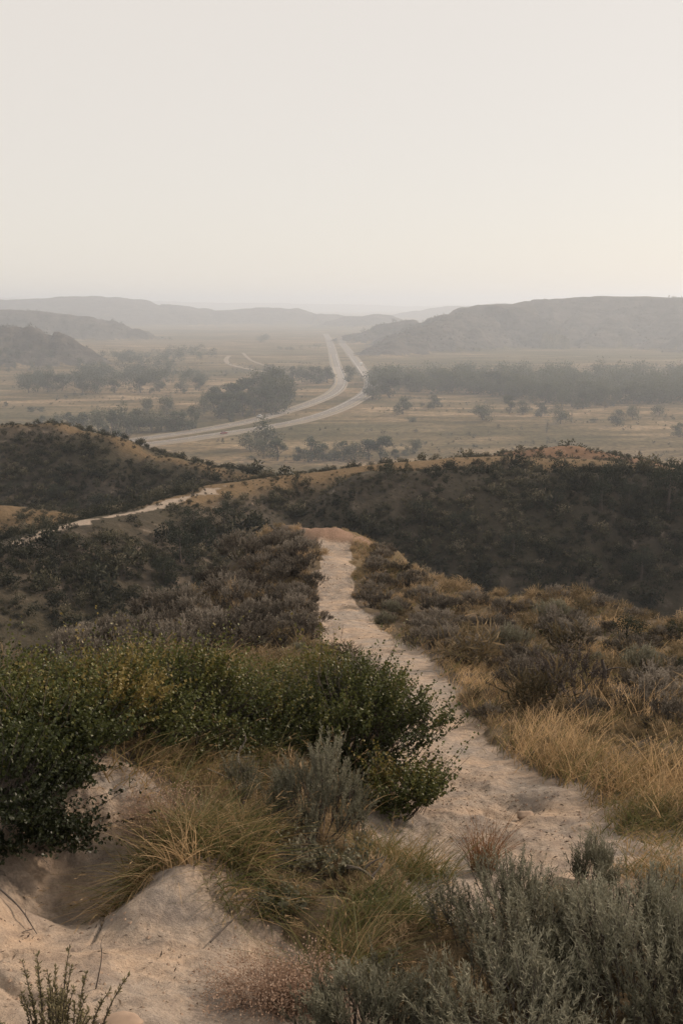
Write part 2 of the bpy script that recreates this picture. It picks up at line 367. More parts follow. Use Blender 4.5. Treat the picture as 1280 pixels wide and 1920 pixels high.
DIPS = [(975,1492,5.35,.17,-.08),(1000,1520,5.1,.10,.06),(920,1500,5.3,.13,-.06),(905,1442,6.2,.26,.09),(1040,1466,5.6,.22,.07),(930,1560,4.7,.13,-.05),(870,1470,5.8,.14,-.05),(1010,1560,4.6,.16,.05),(850,1590,4.35,.12,-.05),(520,1830,2.75,.12,-.07),(440,1800,2.85,.10,.03),(130,1650,3.62,.30,-.09),(215,1650,3.68,.18,-.06),(345,1665,3.3,.16,.09),(260,1715,3.2,.12,.05),(560,1790,2.95,.16,-.10),(20,1700,3.25,.16,.06)]
def terrain(x, y):
    r = np.hypot(x, y); az = np.arctan2(x, y)
    N = np.full(x.shape, -400.0); near = r < 120
    N[near] = knoll(az[near], r[near])
    # trail tread and erosion detail close to the camera
    td, tw = seg_dist(x, y, TRAIL_W)
    edge = td + 0.16 * fbm(x * 1.3, y * 1.3, 3, 60) * np.clip(r / 6, .4, 1.4)
    tm = 1 - sstep(tw * 0.72, tw * 1.12, edge)
    sb = np.full(x.shape, 1e9)
    for sx, sy, sr in SANDS_W: sb = np.minimum(sb, np.hypot(x - sx, y - sy) / sr)
    sm = 1 - sstep(0.85, 1.15, sb + 0.25 * fbm(x * 2.2, y * 2.2, 3, 61))
    sand = np.maximum(tm, sm)
    amp = np.clip(r * 0.010, 0.02, 0.25)
    N = N + fbm(x * 1.1, y * 1.1, 4, 3) * amp * (1 - 0.6 * sand) + fbm(x * 5.5, y * 5.5, 5, 9) * 0.026 * (r < 25)
    steep = sstep(3.5, 3.75, r) * (1 - sstep(4.1, 4.5, r)) * (az < -.10)
    N = N + steep * (np.abs(fbm(x * 6, y * 9, 4, 35)) - .2) * .06
    # rills down the bare clay, lumps on the trail
    rill = np.abs(vn(x * 4 + 0.8 * vn(x * 3, y * 3, 31), y * 1.6, 30))
    N = N - 0.022 * (1 - sstep(0.0, 0.22, rill)) * sand * (1 - tm) * (r < 14) - 0.05 * tm * (r < 20)
    N = N + (np.abs(fbm(x * 2.6, y * 2.6, 5, 33)) - 0.2) * 0.045 * tm * (r < 9) + fbm(x * 14, y * 14, 3, 36) * .008 * sand * (r < 9)
    for bx, by, br, rad_, am in DIPS:
        q = pt(bx, by, br); N = N + .7 * am * np.exp(-((x - q[0]) ** 2 + ((y - q[1]) * .7) ** 2) / (2 * (rad_ * .6) ** 2))
    comp = np.zeros(x.shape, np.int8); Z = N.copy()
    base = -27 - 3 * sstep(-10, 25, x) - 62 * sstep(118, 300, r) + fbm(x / 22, y / 22, 5, 12) * 2.2 * (1 - sstep(150, 300, r))
    def join(h, cid, k):
        nonlocal Z, comp
        comp = np.where(h > Z, cid, comp); Z = smax(Z, h, k)
    rough = fbm(x / 9, y / 9, 5, 21) * 1.1 + np.abs(fbm(x / 3.5, y / 3.5, 3, 22)) * 0.5
    near_m = (r < 420)
    h1 = np.maximum(ridge(MIDRIDGE, x, y, .58, 5, 30, 420, 1.5, 9, 40), ridge(SHOULDER, x, y, .66, 3.5, 30, 420, 2.2, 8, 44))
    h1 = smax(h1, ridge(KNOB, x, y, .42, 3, 30, 420), 1.0)
    h2 = np.maximum(ridge(LEFTHILL, x, y, .46, 6, 30, 420, 1.8, 11, 48), ridge(LEFTSPUR, x, y, .42, 5, 30, 420, 0.8, 9, 52))
    mid = (r > 34)
    h1 = np.where(mid, h1 + rough * np.clip((-h1 - 16) / 8, 0.25, 1), -400); h2 = np.where(mid, h2 + rough * 0.7, -400)
    hb = np.where(mid, base, -400)
    join(hb, 1, 2.0); join(h1, 1, 1.6); join(h2, 2, 2.0)
    rd = np.minimum(seg_dist(x, y, RA[::3])[0], seg_dist(x, y, RB[::3])[0]) if True else 1e9
    flat = sstep(12, 70, rd)
    vz = VZ + (fbm(x / 160, y / 160, 4, 70) * 1.6 + fbm(x / 25, y / 25, 3, 71) * 0.4) * flat
    vz = np.where(r > 250, vz, -400)
    join(vz, 3, 3.0)
    for i, (P, s, w, fl, lam) in enumerate([(MESA_R, .30, 35, 22, 60), (MESA_L1, .45, 20, 14, 40), (MESA_L2, .36, 35, 22, 70), (MESA_L3, .22, 80, 18, 150), (BUTTE, .3, 40, 2, 80), (MESA_R2, .2, 80, 18, 170), (FAR, .12, 200, 10, 400)]):
        h = ridge(P, x, y, s, w, 600, 1e9, fl, lam, 80 + 7 * i)
        h = np.where(h > -300, h + fbm(x / 60, y / 60, 5, 90 + i) * (4 + i * .8) + 1.1 * np.sin(h / 2.6 + 1.5 * fbm(x / 90, y / 90, 3, 97)) - 7 * (1 - np.abs(fbm(x / 38, y / 38, 4, 120 + i))) ** 3 * sstep(0, 30, -h - 5 + 0 * h) * (i < 3), h)
        join(h, 4 + i, 4.0 + 2 * i)
    # colour masks: sand, red scoria, dry gold grass
    ld, _ = seg_dist(x, y, MIDRIDGE[:6, :2].tolist() if False else [(*p[:2], 1) for p in MIDRIDGE[:6]])
    sand = np.where(comp == 0, sand, 0.85 * (1 - sstep(0.15, 1.05, ld + fbm(x / 2, y / 2, 4, 14) * 1.3)) * (comp == 1) * (az < radians(-5)))
    kx, ky, _z = pt(555, 1004, 31.4); kx2, ky2, _z = pt(632, 1022, 29.8)
    red = np.maximum(1 - sstep(0.7, 1.5, np.hypot(x - kx, (y - ky)) / 1.2), 1 - sstep(.7, 1.4, np.hypot(x - kx2, y - ky2) / 1.2)) * (comp == 0)
    kb, _ = seg_dist(x, y, [(*p[:2], 1) for p in KNOB])
    red = np.maximum(red, (1 - sstep(2, 9, kb + 2 * fbm(x / 4, y / 4, 3, 15))) * 0.8 * (comp == 1))
    sand = sand * (1 - 0.9 * red * (comp == 0))
    gold = sstep(-.15, .35, fbm(x * .55, y * .55, 4, 16) + .1 * (x > 0)) * (comp == 0)
    top = np.clip(1 - ((np.maximum(ridge(MIDRIDGE, x, y, 1, .01, 30, 420) - 0, -300)) - Z) / -4.0, 0, 1)
    md, _ = seg_dist(x, y, [(*p[:2], 1) for p in MIDRIDGE[4:]]); hd, _ = seg_dist(x, y, [(*p[:2], 1) for p in LEFTHILL]); pd, _ = seg_dist(x, y, [(*p[:2], 1) for p in LEFTSPUR])
    yy = fbm(x / 5, y / 5, 4, 18)
    g2 = np.maximum(0.9 * (1 - sstep(1, 5, md + 3 * yy)), np.maximum(0.75 * (1 - sstep(0.3, 3.5, hd + 2.5 * yy)), 0.9 * (1 - sstep(1, 6, pd + 3 * yy))))
    gold = np.where(comp == 0, gold, g2 * ((comp == 1) | (comp == 2)))
    return Z, comp, np.stack([sand, red, gold], -1)

azs = np.radians(np.concatenate([np.arange(-75, -32, 1.5), np.arange(-32, -22, .25), np.arange(-22, 22, 0.11), np.arange(22, 32.1, .25), np.arange(33.5, 75.1, 1.5)]))
lrs = np.concatenate([np.arange(math.log(.6), math.log(2.2), .03), np.arange(math.log(2.2), math.log(6), .0055), np.arange(math.log(6), math.log(45), .0085), np.arange(math.log(45), math.log(480), .0125), np.arange(math.log(480), math.log(1150), .0135), np.arange(math.log(1150), math.log(2500), .006), np.arange(math.log(2500), math.log(12500), .0135)])
AZ, LR = np.meshgrid(azs, lrs)
GX, GY = np.exp(LR) * np.sin(AZ), np.exp(LR) * np.cos(AZ)
GZ, GC, GM = terrain(GX, GY)
nr, nc = GZ.shape
def ground_z(x, y):
    x = np.asarray(x, float); y = np.asarray(y, float)
    a = np.arctan2(x, y); l = np.log(np.hypot(x, y))
    j = np.clip(np.searchsorted(azs, a) - 1, 0, nc - 2); i = np.clip(np.searchsorted(lrs, l) - 1, 0, nr - 2)
    u = np.clip((a - azs[j]) / (azs[j + 1] - azs[j]), 0, 1); v = np.clip((l - lrs[i]) / (lrs[i + 1] - lrs[i]), 0, 1)
    return (GZ[i, j] * (1 - u) + GZ[i, j + 1] * u) * (1 - v) + (GZ[i + 1, j] * (1 - u) + GZ[i + 1, j + 1] * u) * v
def ground_m(x, y):
    a = np.arctan2(x, y); l = np.log(np.hypot(x, y))
    j = np.clip(np.searchsorted(azs, a) - 1, 0, nc - 2); i = np.clip(np.searchsorted(lrs, l) - 1, 0, nr - 2)
    return GM[i, j], GC[i, j]
def hit(px, py, rmin=2.0, rmax=9000):
    """where the line of sight at a bearing meets the ground"""
    az, q = ray(px, py); az = np.atleast_1d(az); q = np.atleast_1d(q)
    rs = np.exp(np.linspace(math.log(rmin), math.log(rmax), 900))
    X = rs[None] * np.sin(az)[:, None]; Y = rs[None] * np.cos(az)[:, None]
    below = ground_z(X, Y) >= rs[None] * q[:, None]
    k = np.argmax(below, 1); ok = below.any(1); n = np.arange(len(az))
    x, y = X[n, k], Y[n, k]
    P = np.stack([x, y, ground_z(x, y)], 1); P[~ok] = np.nan
    return P
def hit1(px, py, **k): return hit([px], [py], **k)[0]

idx = np.arange(nr * nc).reshape(nr, nc)
quads = np.stack([idx[:-1, :-1], idx[:-1, 1:], idx[1:, 1:], idx[1:, :-1]], -1).reshape(-1, 4)[:, ::-1]
fc = GC[:-1, :-1].reshape(-1)
allv = np.stack([GX, GY, GZ], -1).reshape(-1, 3); allm = GM.reshape(-1, 3)
names = ["ridge_ground", "midground_ridge", "left_hill", "valley_floor", "mesa_right", "mesa_left", "mesa_left_second", "mesa_left_far", "butte", "mesa_right_far", "horizon_hills"]
tlabels = ["near sandy ridge with the footpath running along it", "dark brushy ridge crossing behind the knoll with a pale track", "rounded dark hill with a grassy rim on the left", "wide tan grassy valley floor", "long hazy mesa on the right", "low hazy bluff at the left edge", "second hazy mesa behind the left bluff", "faint long mesa on the left skyline", "small hazy butte beyond the end of the highway", "faint ridge behind the right mesa", "palest hills on the horizon"]
tmats = [M_near, M_mid, M_mid, M_valley] + [M_mesa] * 7
for cid in range(11):
    f = quads[fc == cid]
    if not len(f): continue
    used = np.unique(f); remap = np.full(len(allv), -1, np.int64); remap[used] = np.arange(len(used))
    me = mesh_from(names[cid], allv[used], remap[f], [tmats[cid]], smooth=True)
    a = me.attributes.new("mask", 'FLOAT_COLOR', 'POINT')
    a.data.foreach_set("color", np.concatenate([allm[used], np.ones((len(used), 1))], 1).astype(np.float32).ravel())
    tag(link(names[cid], me), tlabels[cid], kind="structure")

# haze: one even box of smoky air
def box_mesh(name, lo, hi, mat=None):
    V = np.array([(x, y, z) for x in (lo[0], hi[0]) for y in (lo[1], hi[1]) for z in (lo[2], hi[2])], float)
    Fq = np.array([(0, 1, 3, 2), (4, 6, 7, 5), (0, 4, 5, 1), (2, 3, 7, 6), (0, 2, 6, 4), (1, 5, 7, 3)])
    return mesh_from(name, V, Fq, [mat] if mat else [])
mh, n, out = new_mat("haze_air")
pv = node(n, "ShaderNodeVolumePrincipled")
pv.inputs["Density"].default_value = 0.00033; pv.inputs["Color"].default_value = (0.81, 0.89, 1.0, 1)
pv.inputs["Anisotropy"].default_value = 0.3
pv.inputs["Density Attribute"].default_value = ""; pv.inputs["Temperature Attribute"].default_value = ""
n.links.new(pv.outputs[0], out.inputs["Volume"])
try: mh.cycles.homogeneous_volume = True
except Exception: pass
tag(link("haze", box_mesh("haze", (-12600, -150, GZ.min() - 1.5), (12600, 12600, max(GZ.max(), 0) + 6), mh)), "even smoky haze filling the valley air", "haze", kind="stuff")
# ------------------------------------------------------------------ highway
def strip(P, half, z=0.0, off=0.0):
    """flat ribbon along a polyline laid on the valley floor"""
    T = np.gradient(P, axis=0); T /= np.linalg.norm(T, axis=1)[:, None]; Nn = np.stack([-T[:, 1], T[:, 0]], 1)
    A = P + Nn * (off - half); B = P + Nn * (off + half)
    zz = np.maximum(ground_z(P[:, 0], P[:, 1]), VZ - .3) + z
    V = np.empty((len(P) * 2, 3)); V[0::2, :2] = A; V[1::2, :2] = B; V[0::2, 2] = zz; V[1::2, 2] = zz
    i = np.arange(len(P) - 1) * 2
    return V, np.stack([i, i + 2, i + 3, i + 1], 1)
M_asph = plain_mat("worn_pale_asphalt", (0.150, 0.128, 0.108), 0.9, 0.14, 0.05)
M_conc = plain_mat("bridge_concrete", (0.23, 0.20, 0.172), 0.9, 0.1, 0.08)
M_shoulder = plain_mat("gravel_shoulder", (0.19, 0.155, 0.115), 1.0, 0.25, 0.2)
M_white = plain_mat("white_road_paint", (0.75, 0.73, 0.70), 0.8, 0.1, 1)
M_yellow = plain_mat("yellow_road_paint", (0.62, 0.45, 0.12), 0.8, 0.1, 1)
def road(P, nm, lab, bridge, side):
    # fine resampling so the ribbon follows the ground
    d = np.concatenate([[0], np.cumsum(np.linalg.norm(np.diff(P, axis=0), axis=1))])
    s = np.arange(0, d[-1], 9.0); Q = np.stack([np.interp(s, d, P[:, 0]), np.interp(s, d, P[:, 1])], 1)
    # embankment with sloping shoulders
    rows = []
    T = np.gradient(Q, axis=0); T /= np.linalg.norm(T, axis=1)[:, None]; Nn = np.stack([-T[:, 1], T[:, 0]], 1)
    gz = ground_z(Q[:, 0], Q[:, 1])
    for o, z in ((-9, -.6), (-5.9, .42), (5.9, .42), (9, -.6)):
        rows.append(np.concatenate([Q + Nn * o, (gz + z)[:, None]], 1))
    R = np.stack(rows, 1).reshape(-1, 3); i = np.arange(len(Q) - 1)[:, None] * 4 + np.arange(3)[None]; i = i.ravel()
    e = link(nm, mesh_from(nm, R, np.stack([i, i + 4, i + 5, i + 1], 1), [M_shoulder])); tag(e, lab, kind="structure")
    V, Fq = strip(Q, 5.2, .46); link("carriageway", mesh_from("carriageway", V, Fq, [M_asph]), e)
    rr = np.hypot(Q[:, 0], Q[:, 1]); b = Q[(rr > bridge[0]) & (rr < bridge[1])]
    if len(b) > 2:
        V, Fq = strip(b, 5.3, .50); link("bridge_deck", mesh_from("bridge_deck", V, Fq, [M_conc]), e)
        for o in (-5.5, 5.5):
            V, Fq = strip(b, .22, .5, o); n0 = len(V); V2 = V.copy(); V2[:, 2] += .85
            k = np.arange(len(b) - 1) * 2
            VV = np.vstack([V, V2]); FF = np.vstack([np.stack([k, k + 2, k + 2 + n0, k + n0], 1), np.stack([k + 1, k + 3, k + 3 + n0, k + 1 + n0], 1), Fq + n0])
            link("bridge_parapet", mesh_from("bridge_parapet", VV, FF, [M_conc]), e)
    nearQ = Q[rr < 1500]
    V, Fq = strip(nearQ, .12, .52, 4.1 * side); link("edge_line", mesh_from("edge_line", V, Fq, [M_white]), e)
    V, Fq = strip(nearQ, .12, .52, -3.6 * side); link("edge_line", mesh_from("edge_line", V, Fq, [M_yellow]), e)
    # dashed lane line
    Vs, Fs, n0 = [], [], 0
    for k in range(0, len(nearQ) - 1, 2):
        V, Fq = strip(nearQ[k:k + 2] if k + 2 <= len(nearQ) else nearQ[-2:], .12, .52, .3 * side); V = V.copy()
        V[2:] = V[:2] + (V[2:] - V[:2]) * .4
        Vs.append(V); Fs.append(Fq + n0); n0 += len(V)
    o = link("lane_dashes", mesh_from("lane_dashes", np.vstack(Vs), np.vstack(Fs), [M_white]), e); o["kind"] = "stuff"
    return Q
QA = road(RA, "road", "near carriageway of the divided highway curving through the valley", (1010, 1220), 1)
QB = road(RB, "road", "far carriageway of the divided highway curving through the valley", (930, 1200), -1)
def track(pp, half, nm, lab, mat):
    P = catmull(valley_pts(pp), 10); V, Fq = strip(P, half, .22)
    V[:, 2] = ground_z(V[:, 0], V[:, 1]) + .3
    tag(link(nm, mesh_from(nm, V, Fq, [mat])), lab, kind="structure")
M_dirt = plain_mat("dirt_track", (0.22, 0.175, 0.128), 1, .25, .1)
track([(430,668),(424,676),(432,684),(460,691),(500,697),(560,699)], 3.2, "path", "pale side road curving left of the highway", M_dirt)
track([(455,662),(470,676),(500,687),(520,693)], 2.2, "path", "faint second track beside the side road", M_dirt)

# ------------------------------------------------------------------ plant builders
def unit(v): return v / np.maximum(np.linalg.norm(v, axis=-1, keepdims=True), 1e-9)
def rdir(n, g): return unit(g.normal(size=(n, 3)))
def leaves(P, D, L, W, g, fold=0.15):
    """one diamond-shaped blade per row"""
    n = len(P); D = unit(D); S = unit(np.cross(D, rdir(n, g))); Nn = np.cross(S, D)
    L = np.broadcast_to(np.asarray(L, float), (n,))[:, None]; W = np.broadcast_to(np.asarray(W, float), (n,))[:, None]
    mid = P + D * L * .5
    V = np.stack([P, mid + S * W * .5 + Nn * L * fold, P + D * L, mid - S * W * .5 + Nn * L * fold], 1).reshape(-1, 3)
    return V, np.arange(n * 4).reshape(n, 4)
def tubes(lines, radii, sides=4):
    Vs, Fs, n0 = [], [], 0
    ang = np.linspace(0, 2 * pi, sides, endpoint=False)
    for L, R in zip(lines, radii):
        L = np.asarray(L, float); k = len(L); T = unit(np.gradient(L, axis=0)); ref = np.array([.31, .77, .55]); A = unit(np.cross(T, ref)); B = np.cross(T, A)
        ring = L[:, None] + (A[:, None] * np.cos(ang)[None, :, None] + B[:, None] * np.sin(ang)[None, :, None]) * np.asarray(R)[:, None, None]
        Vs.append(ring.reshape(-1, 3)); i = np.arange((k - 1))[:, None] * sides; j = np.arange(sides)[None]; j2 = (j + 1) % sides
        Fs.append(np.stack([i + j, i + j2, i + sides + j2, i + sides + j], -1).reshape(-1, 4) + n0); n0 += k * sides
    return np.vstack(Vs), np.vstack(Fs)
def curve(a, b, bend, n=6):
    t = np.linspace(0, 1, n)[:, None]; return a + (b - a) * t + bend * (4 * t * (1 - t))

M_bark = plain_mat("grey_brown_bark", (0.075, 0.060, 0.050), 0.95, 0.4, 40)
M_dead = plain_mat("weathered_dead_wood", (0.17, 0.145, 0.125), 0.95, 0.35, 30)
M_sage = leaf_mat("sage_leaf", [(0, (0.048, 0.045, 0.030)), (.5, (0.160, 0.154, 0.106)), (1, (0.31, 0.292, 0.215))], .2, .75, .12)
M_sageb = leaf_mat("dusty_brown_sage_leaf", [(0, (0.030, 0.025, 0.020)), (.5, (0.122, 0.104, 0.082)), (1, (0.32, 0.28, 0.23))], .2, .85, .35)  # darkest stop paints the shade low in each plant
M_green = leaf_mat("bush_leaf", [(0, (0.019, 0.024, 0.009)), (.4, (0.050, 0.060, 0.018)), (.75, (0.105, 0.112, 0.032)), (1, (0.20, 0.15, 0.045))], .25, .45, .28)
M_grass = leaf_mat("grass_blade", [(0, (0.065, 0.078, 0.026)), (.35, (0.14, 0.138, 0.052)), (.65, (0.285, 0.195, 0.098)), (1, (0.56, 0.395, 0.225))], .4, .6)
M_russet = leaf_mat("russet_grass_blade", [(0, (0.10, 0.05, 0.025)), (.5, (0.21, 0.11, 0.055)), (1, (0.36, 0.22, 0.12))], .35, .6)
M_plume = leaf_mat("seed_plume", [(0, (0.20, 0.13, 0.09)), (.5, (0.36, 0.245, 0.175)), (1, (0.52, 0.39, 0.30))], .35, .7)
M_juniper = leaf_mat("juniper_leaf", [(0, (0.012, 0.015, 0.009)), (.5, (0.026, 0.032, 0.018)), (1, (0.055, 0.060, 0.034))], .1, .8, .2)
M_brush = leaf_mat("gully_brush_leaf", [(0, (0.018, 0.019, 0.012)), (.4, (0.036, 0.036, 0.022)), (.75, (0.070, 0.060, 0.036)), (1, (0.13, 0.105, 0.072))], .12, .85)
M_cotton = leaf_mat("cottonwood_leaf", [(0, (0.018, 0.024, 0.012)), (.5, (0.038, 0.050, 0.023)), (1, (0.082, 0.092, 0.042))], .25, .7, .35)
M_tbark = plain_mat("cottonwood_bark", (0.085, 0.072, 0.060), 1, .3, 2)

def make_bush(name, seed, R, H, lobes, shoots, per, leaf, mat, bark=M_bark, spike=.12, up=.7, flat=1.0, off=(0, 0), droop=0.0, open_=.25, tlo=.15, lean=None):
    """woody shrub: forked stems, lobes of shoots, small leaves along each shoot; returns Empty > branches, foliage"""
    g = np.random.default_rng(seed)
    root = bpy.data.objects.new(name, None); root.empty_display_size = .1; C.objects.link(root)
    lines, rad = [], []; SP, SD, ST = [], [], []
    # lobe centres over an uneven dome
    az = np.arange(lobes) * 2.39996 + g.uniform(0, .6, lobes); f = np.sqrt((np.arange(lobes) + .5) / lobes)
    el = np.arccos(np.clip(f, 0, 1)) * .95
    rr = g.uniform(.62, .98, lobes)
    cx = np.cos(az) * np.cos(el) * R * rr + off[0]; cy = np.sin(az) * np.cos(el) * R * rr * flat + off[1]
    cz = (.22 + .78 * np.sin(el)) * H * g.uniform(.50, 1.05, lobes) - droop * np.hypot(cx, cy)
    if lean is not None: cx += lean[0] * cz; cy += lean[1] * cz
    cen = np.stack([cx, cy, cz], 1)
    for k in range(lobes):
        c = cen[k]; a = np.array([g.normal(0, .05 * R) + off[0] * .5, g.normal(0, .05 * R) + off[1] * .5, -.03])
        ln = curve(a, c, np.array([g.normal(0, .06 * R), g.normal(0, .06 * R), -.10 * H + .05 * H * g.normal()]), 6)
        r0 = max(.004, .020 * R * g.uniform(.7, 1.3)); lines.append(ln); rad.append(np.linspace(r0, r0 * .35, 6))
        m = max(3, int(shoots / lobes * g.uniform(.6, 1.4))); lr = R * g.uniform(.24, .40)
        d = rdir(m, g); d[:, 2] = np.abs(d[:, 2]) * 1.0 - .35; rad_ = g.uniform(.25, 1, m) ** .6
        sp = c + d * lr * rad_[:, None] * np.array([1, 1, .8 * min(1.3, H / R + .25)])
        sp[:, 2] = np.maximum(sp[:, 2], .02 * H - droop * R * 1.2)
        outv = unit(np.stack([sp[:, 0] - off[0], sp[:, 1] - off[1], (sp[:, 2] + .15 * H) * .6], 1))
        sd = unit(outv * (1 - up) + np.array([0, 0, 1.0]) * up + rdir(m, g) * .28)
        SP.append(sp); SD.append(sd); ST.append(np.clip(.43 + .62 * (sp[:, 2] / H - .5) + g.normal(0, .10) + g.normal(0, .08, m), 0.02, .98))  # height term paints lit tops and shaded undersides into the leaf tint
        for q in range(min(4, m)):
            b = sp[q]; p0 = ln[3 + q % 3]; lines.append(curve(p0, b, rdir(1, g)[0] * .03 * R, 4)); rad.append(np.linspace(r0 * .45, r0 * .15, 4))
    # shoots of the inner gaps, sparse
    SP = np.vstack(SP); SD = np.vstack(SD); ST = np.concatenate(ST)
    ns = len(SP); sl = spike * (g.uniform(.55, 1.35, ns) if leaf[2] == 'sage' else g.lognormal(-.1, .5, ns))
    t = np.tile(np.linspace(.02, 1, per), (ns, 1)) + g.uniform(-.03, .03, (ns, per))
    bendv = rdir(ns, g) * .12
    P = SP[:, None] + (SD[:, None] * t[..., None] + bendv[:, None] * (t ** 2)[..., None]) * sl[:, None, None]
    D = SD[:, None] * (.75 if leaf[2] == 'sage' else .15) + g.normal(size=(ns, per, 3)) * (.34 if leaf[2] == 'sage' else .9)
    tip = np.clip(1.15 - .45 * t, .3, 1)
    Lf = leaf[0] * tip * g.uniform(.6, 1.25, (ns, per)); Wf = leaf[1] * g.uniform(.7, 1.25, (ns, per)) * (tip if leaf[2] == 'sage' else 1)
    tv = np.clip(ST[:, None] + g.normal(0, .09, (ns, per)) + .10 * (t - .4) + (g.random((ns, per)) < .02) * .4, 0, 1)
    V, Fq = leaves(P.reshape(-1, 3), D.reshape(-1, 3), Lf.ravel(), Wf.ravel(), g)
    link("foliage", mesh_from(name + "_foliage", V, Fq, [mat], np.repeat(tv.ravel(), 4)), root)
    # thin shoot stems
    sel = np.arange(0, ns, 2)
    for q in sel[:900]:
        lines.append(np.array([SP[q] - SD[q] * sl[q] * .5, SP[q] + SD[q] * sl[q] * .8])); rad.append(np.array([.0016, .0008]) * (1 + R))
    V, Fq = tubes(lines, rad, 3)
    link("branches", mesh_from(name + "_branches", V, Fq, [bark], smooth=True), root)
    return root

def blades(P, Hh, lean, W, g, tint, seg=4, curl=.6, splay=.35):
    """curved tapering grass blades. P (n,3), lean (n,3) bias"""
    n = len(P); th = g.uniform(0, 2 * pi, n)
    d0 = unit(np.array([0, 0, 1.0]) + np.stack([np.cos(th), np.sin(th), 0 * th], 1) * np.abs(g.normal(0, splay, n))[:, None] + lean * .5)
    side = unit(np.cross(d0, np.stack([np.cos(th + 1), np.sin(th + 1), 0 * th], 1)))
    horiz = unit(np.stack([d0[:, 0], d0[:, 1], 0 * th], 1) + 1e-6) * curl * g.uniform(.2, 1.3, n)[:, None] + lean * .6 + np.array([0, 0, -.35]) * curl
    t = np.linspace(0, 1, seg + 1)
    C_ = P[:, None] + (d0[:, None] * t[None, :, None] + horiz[:, None] * (t ** 2.2)[None, :, None]) * Hh[:, None, None]
    w = (W[:, None] * (1 - t[None] ** 1.6) * .5 + 1e-5)[..., None] * side[:, None]
    V = np.stack([C_ - w, C_ + w], 2).reshape(n, -1, 3)
    k = (seg + 1) * 2; i = np.arange(seg) * 2; Fb = np.stack([i, i + 1, i + 3, i + 2], 1)
    Fq = (np.arange(n)[:, None, None] * k + Fb[None]).reshape(-1, 4)
    return V.reshape(-1, 3), Fq, np.repeat(np.clip(tint, 0, 1), k), C_[:, -1], unit(C_[:, -1] - C_[:, -2])
def seedheads(tips, dirs, g, L=.05, W=.006, tint=.8, per=3):
    n = len(tips); P = np.repeat(tips - dirs * L * .55, per, 0) + g.normal(0, .0025, (n * per, 3)) + np.repeat(dirs, per, 0) * (np.tile(np.arange(per), n) * L * .28)[:, None]
    D = np.repeat(dirs, per, 0) + g.normal(0, .18, (n * per, 3))
    V, Fq = leaves(P, D, L * .55, W, g); return V, Fq, np.full(len(V), tint) + np.repeat(g.normal(0, .08, n * per), 4)
def merge(parts):
    Vs, Fs, Ts, n0 = [], [], [], 0
    for V, Fq, T in parts: Vs.append(V); Fs.append(Fq + n0); Ts.append(T); n0 += len(V)
    return np.vstack(Vs), np.vstack(Fs), np.concatenate(Ts)
def poly_samples(poly, n, g, **k):
    """ground points seen inside an outline of bearings"""
    poly = np.array(poly, float); lo, hi = poly.min(0), poly.max(0); out = np.zeros((0, 3))
    while len(out) < n:
        q = g.uniform(lo, hi, (n * 3, 2)); ins = np.zeros(len(q), bool); j = len(poly) - 1
        for i in range(len(poly)):
            xi, yi = poly[i]; xj, yj = poly[j]
            c = ((yi > q[:, 1]) != (yj > q[:, 1])) & (q[:, 0] < (xj - xi) * (q[:, 1] - yi) / (yj - yi + 1e-9) + xi); ins ^= c; j = i
        P = hit(q[ins, 0], q[ins, 1], **k); out = np.vstack([out, P[~np.isnan(P[:, 0])]])
    return out[:n]

def ordinal(n):
    a = "first second third fourth fifth sixth seventh eighth ninth tenth eleventh twelfth thirteenth fourteenth fifteenth sixteenth seventeenth eighteenth nineteenth".split()
    if n < 20: return a[n - 1]
    t = {2: ("twentieth", "twenty"), 3: ("thirtieth", "thirty"), 4: ("fortieth", "forty")}[n // 10]
    return t[0] if n % 10 == 0 else t[1] + "-" + a[n % 10 - 1]
def to_px(p):
    y = p[1] * cos(PITCH) - p[2] * sin(PITCH); u = p[1] * sin(PITCH) + p[2] * cos(PITCH); return CX + FPX * p[0] / y, CY - FPX * u / y
def rows(pts, per, key=lambda px: px):
    """number each point by row (top down) and place in its row"""
    q = sorted(range(len(pts)), key=lambda i: to_px(pts[i])[1]); out = {}
    for k in range(0, len(q), per):
        for m, i in enumerate(sorted(q[k:k + per], key=lambda i: key(to_px(pts[i])[0]))): out[i] = (ordinal(k // per + 1), ordinal(m + 1))
    return out
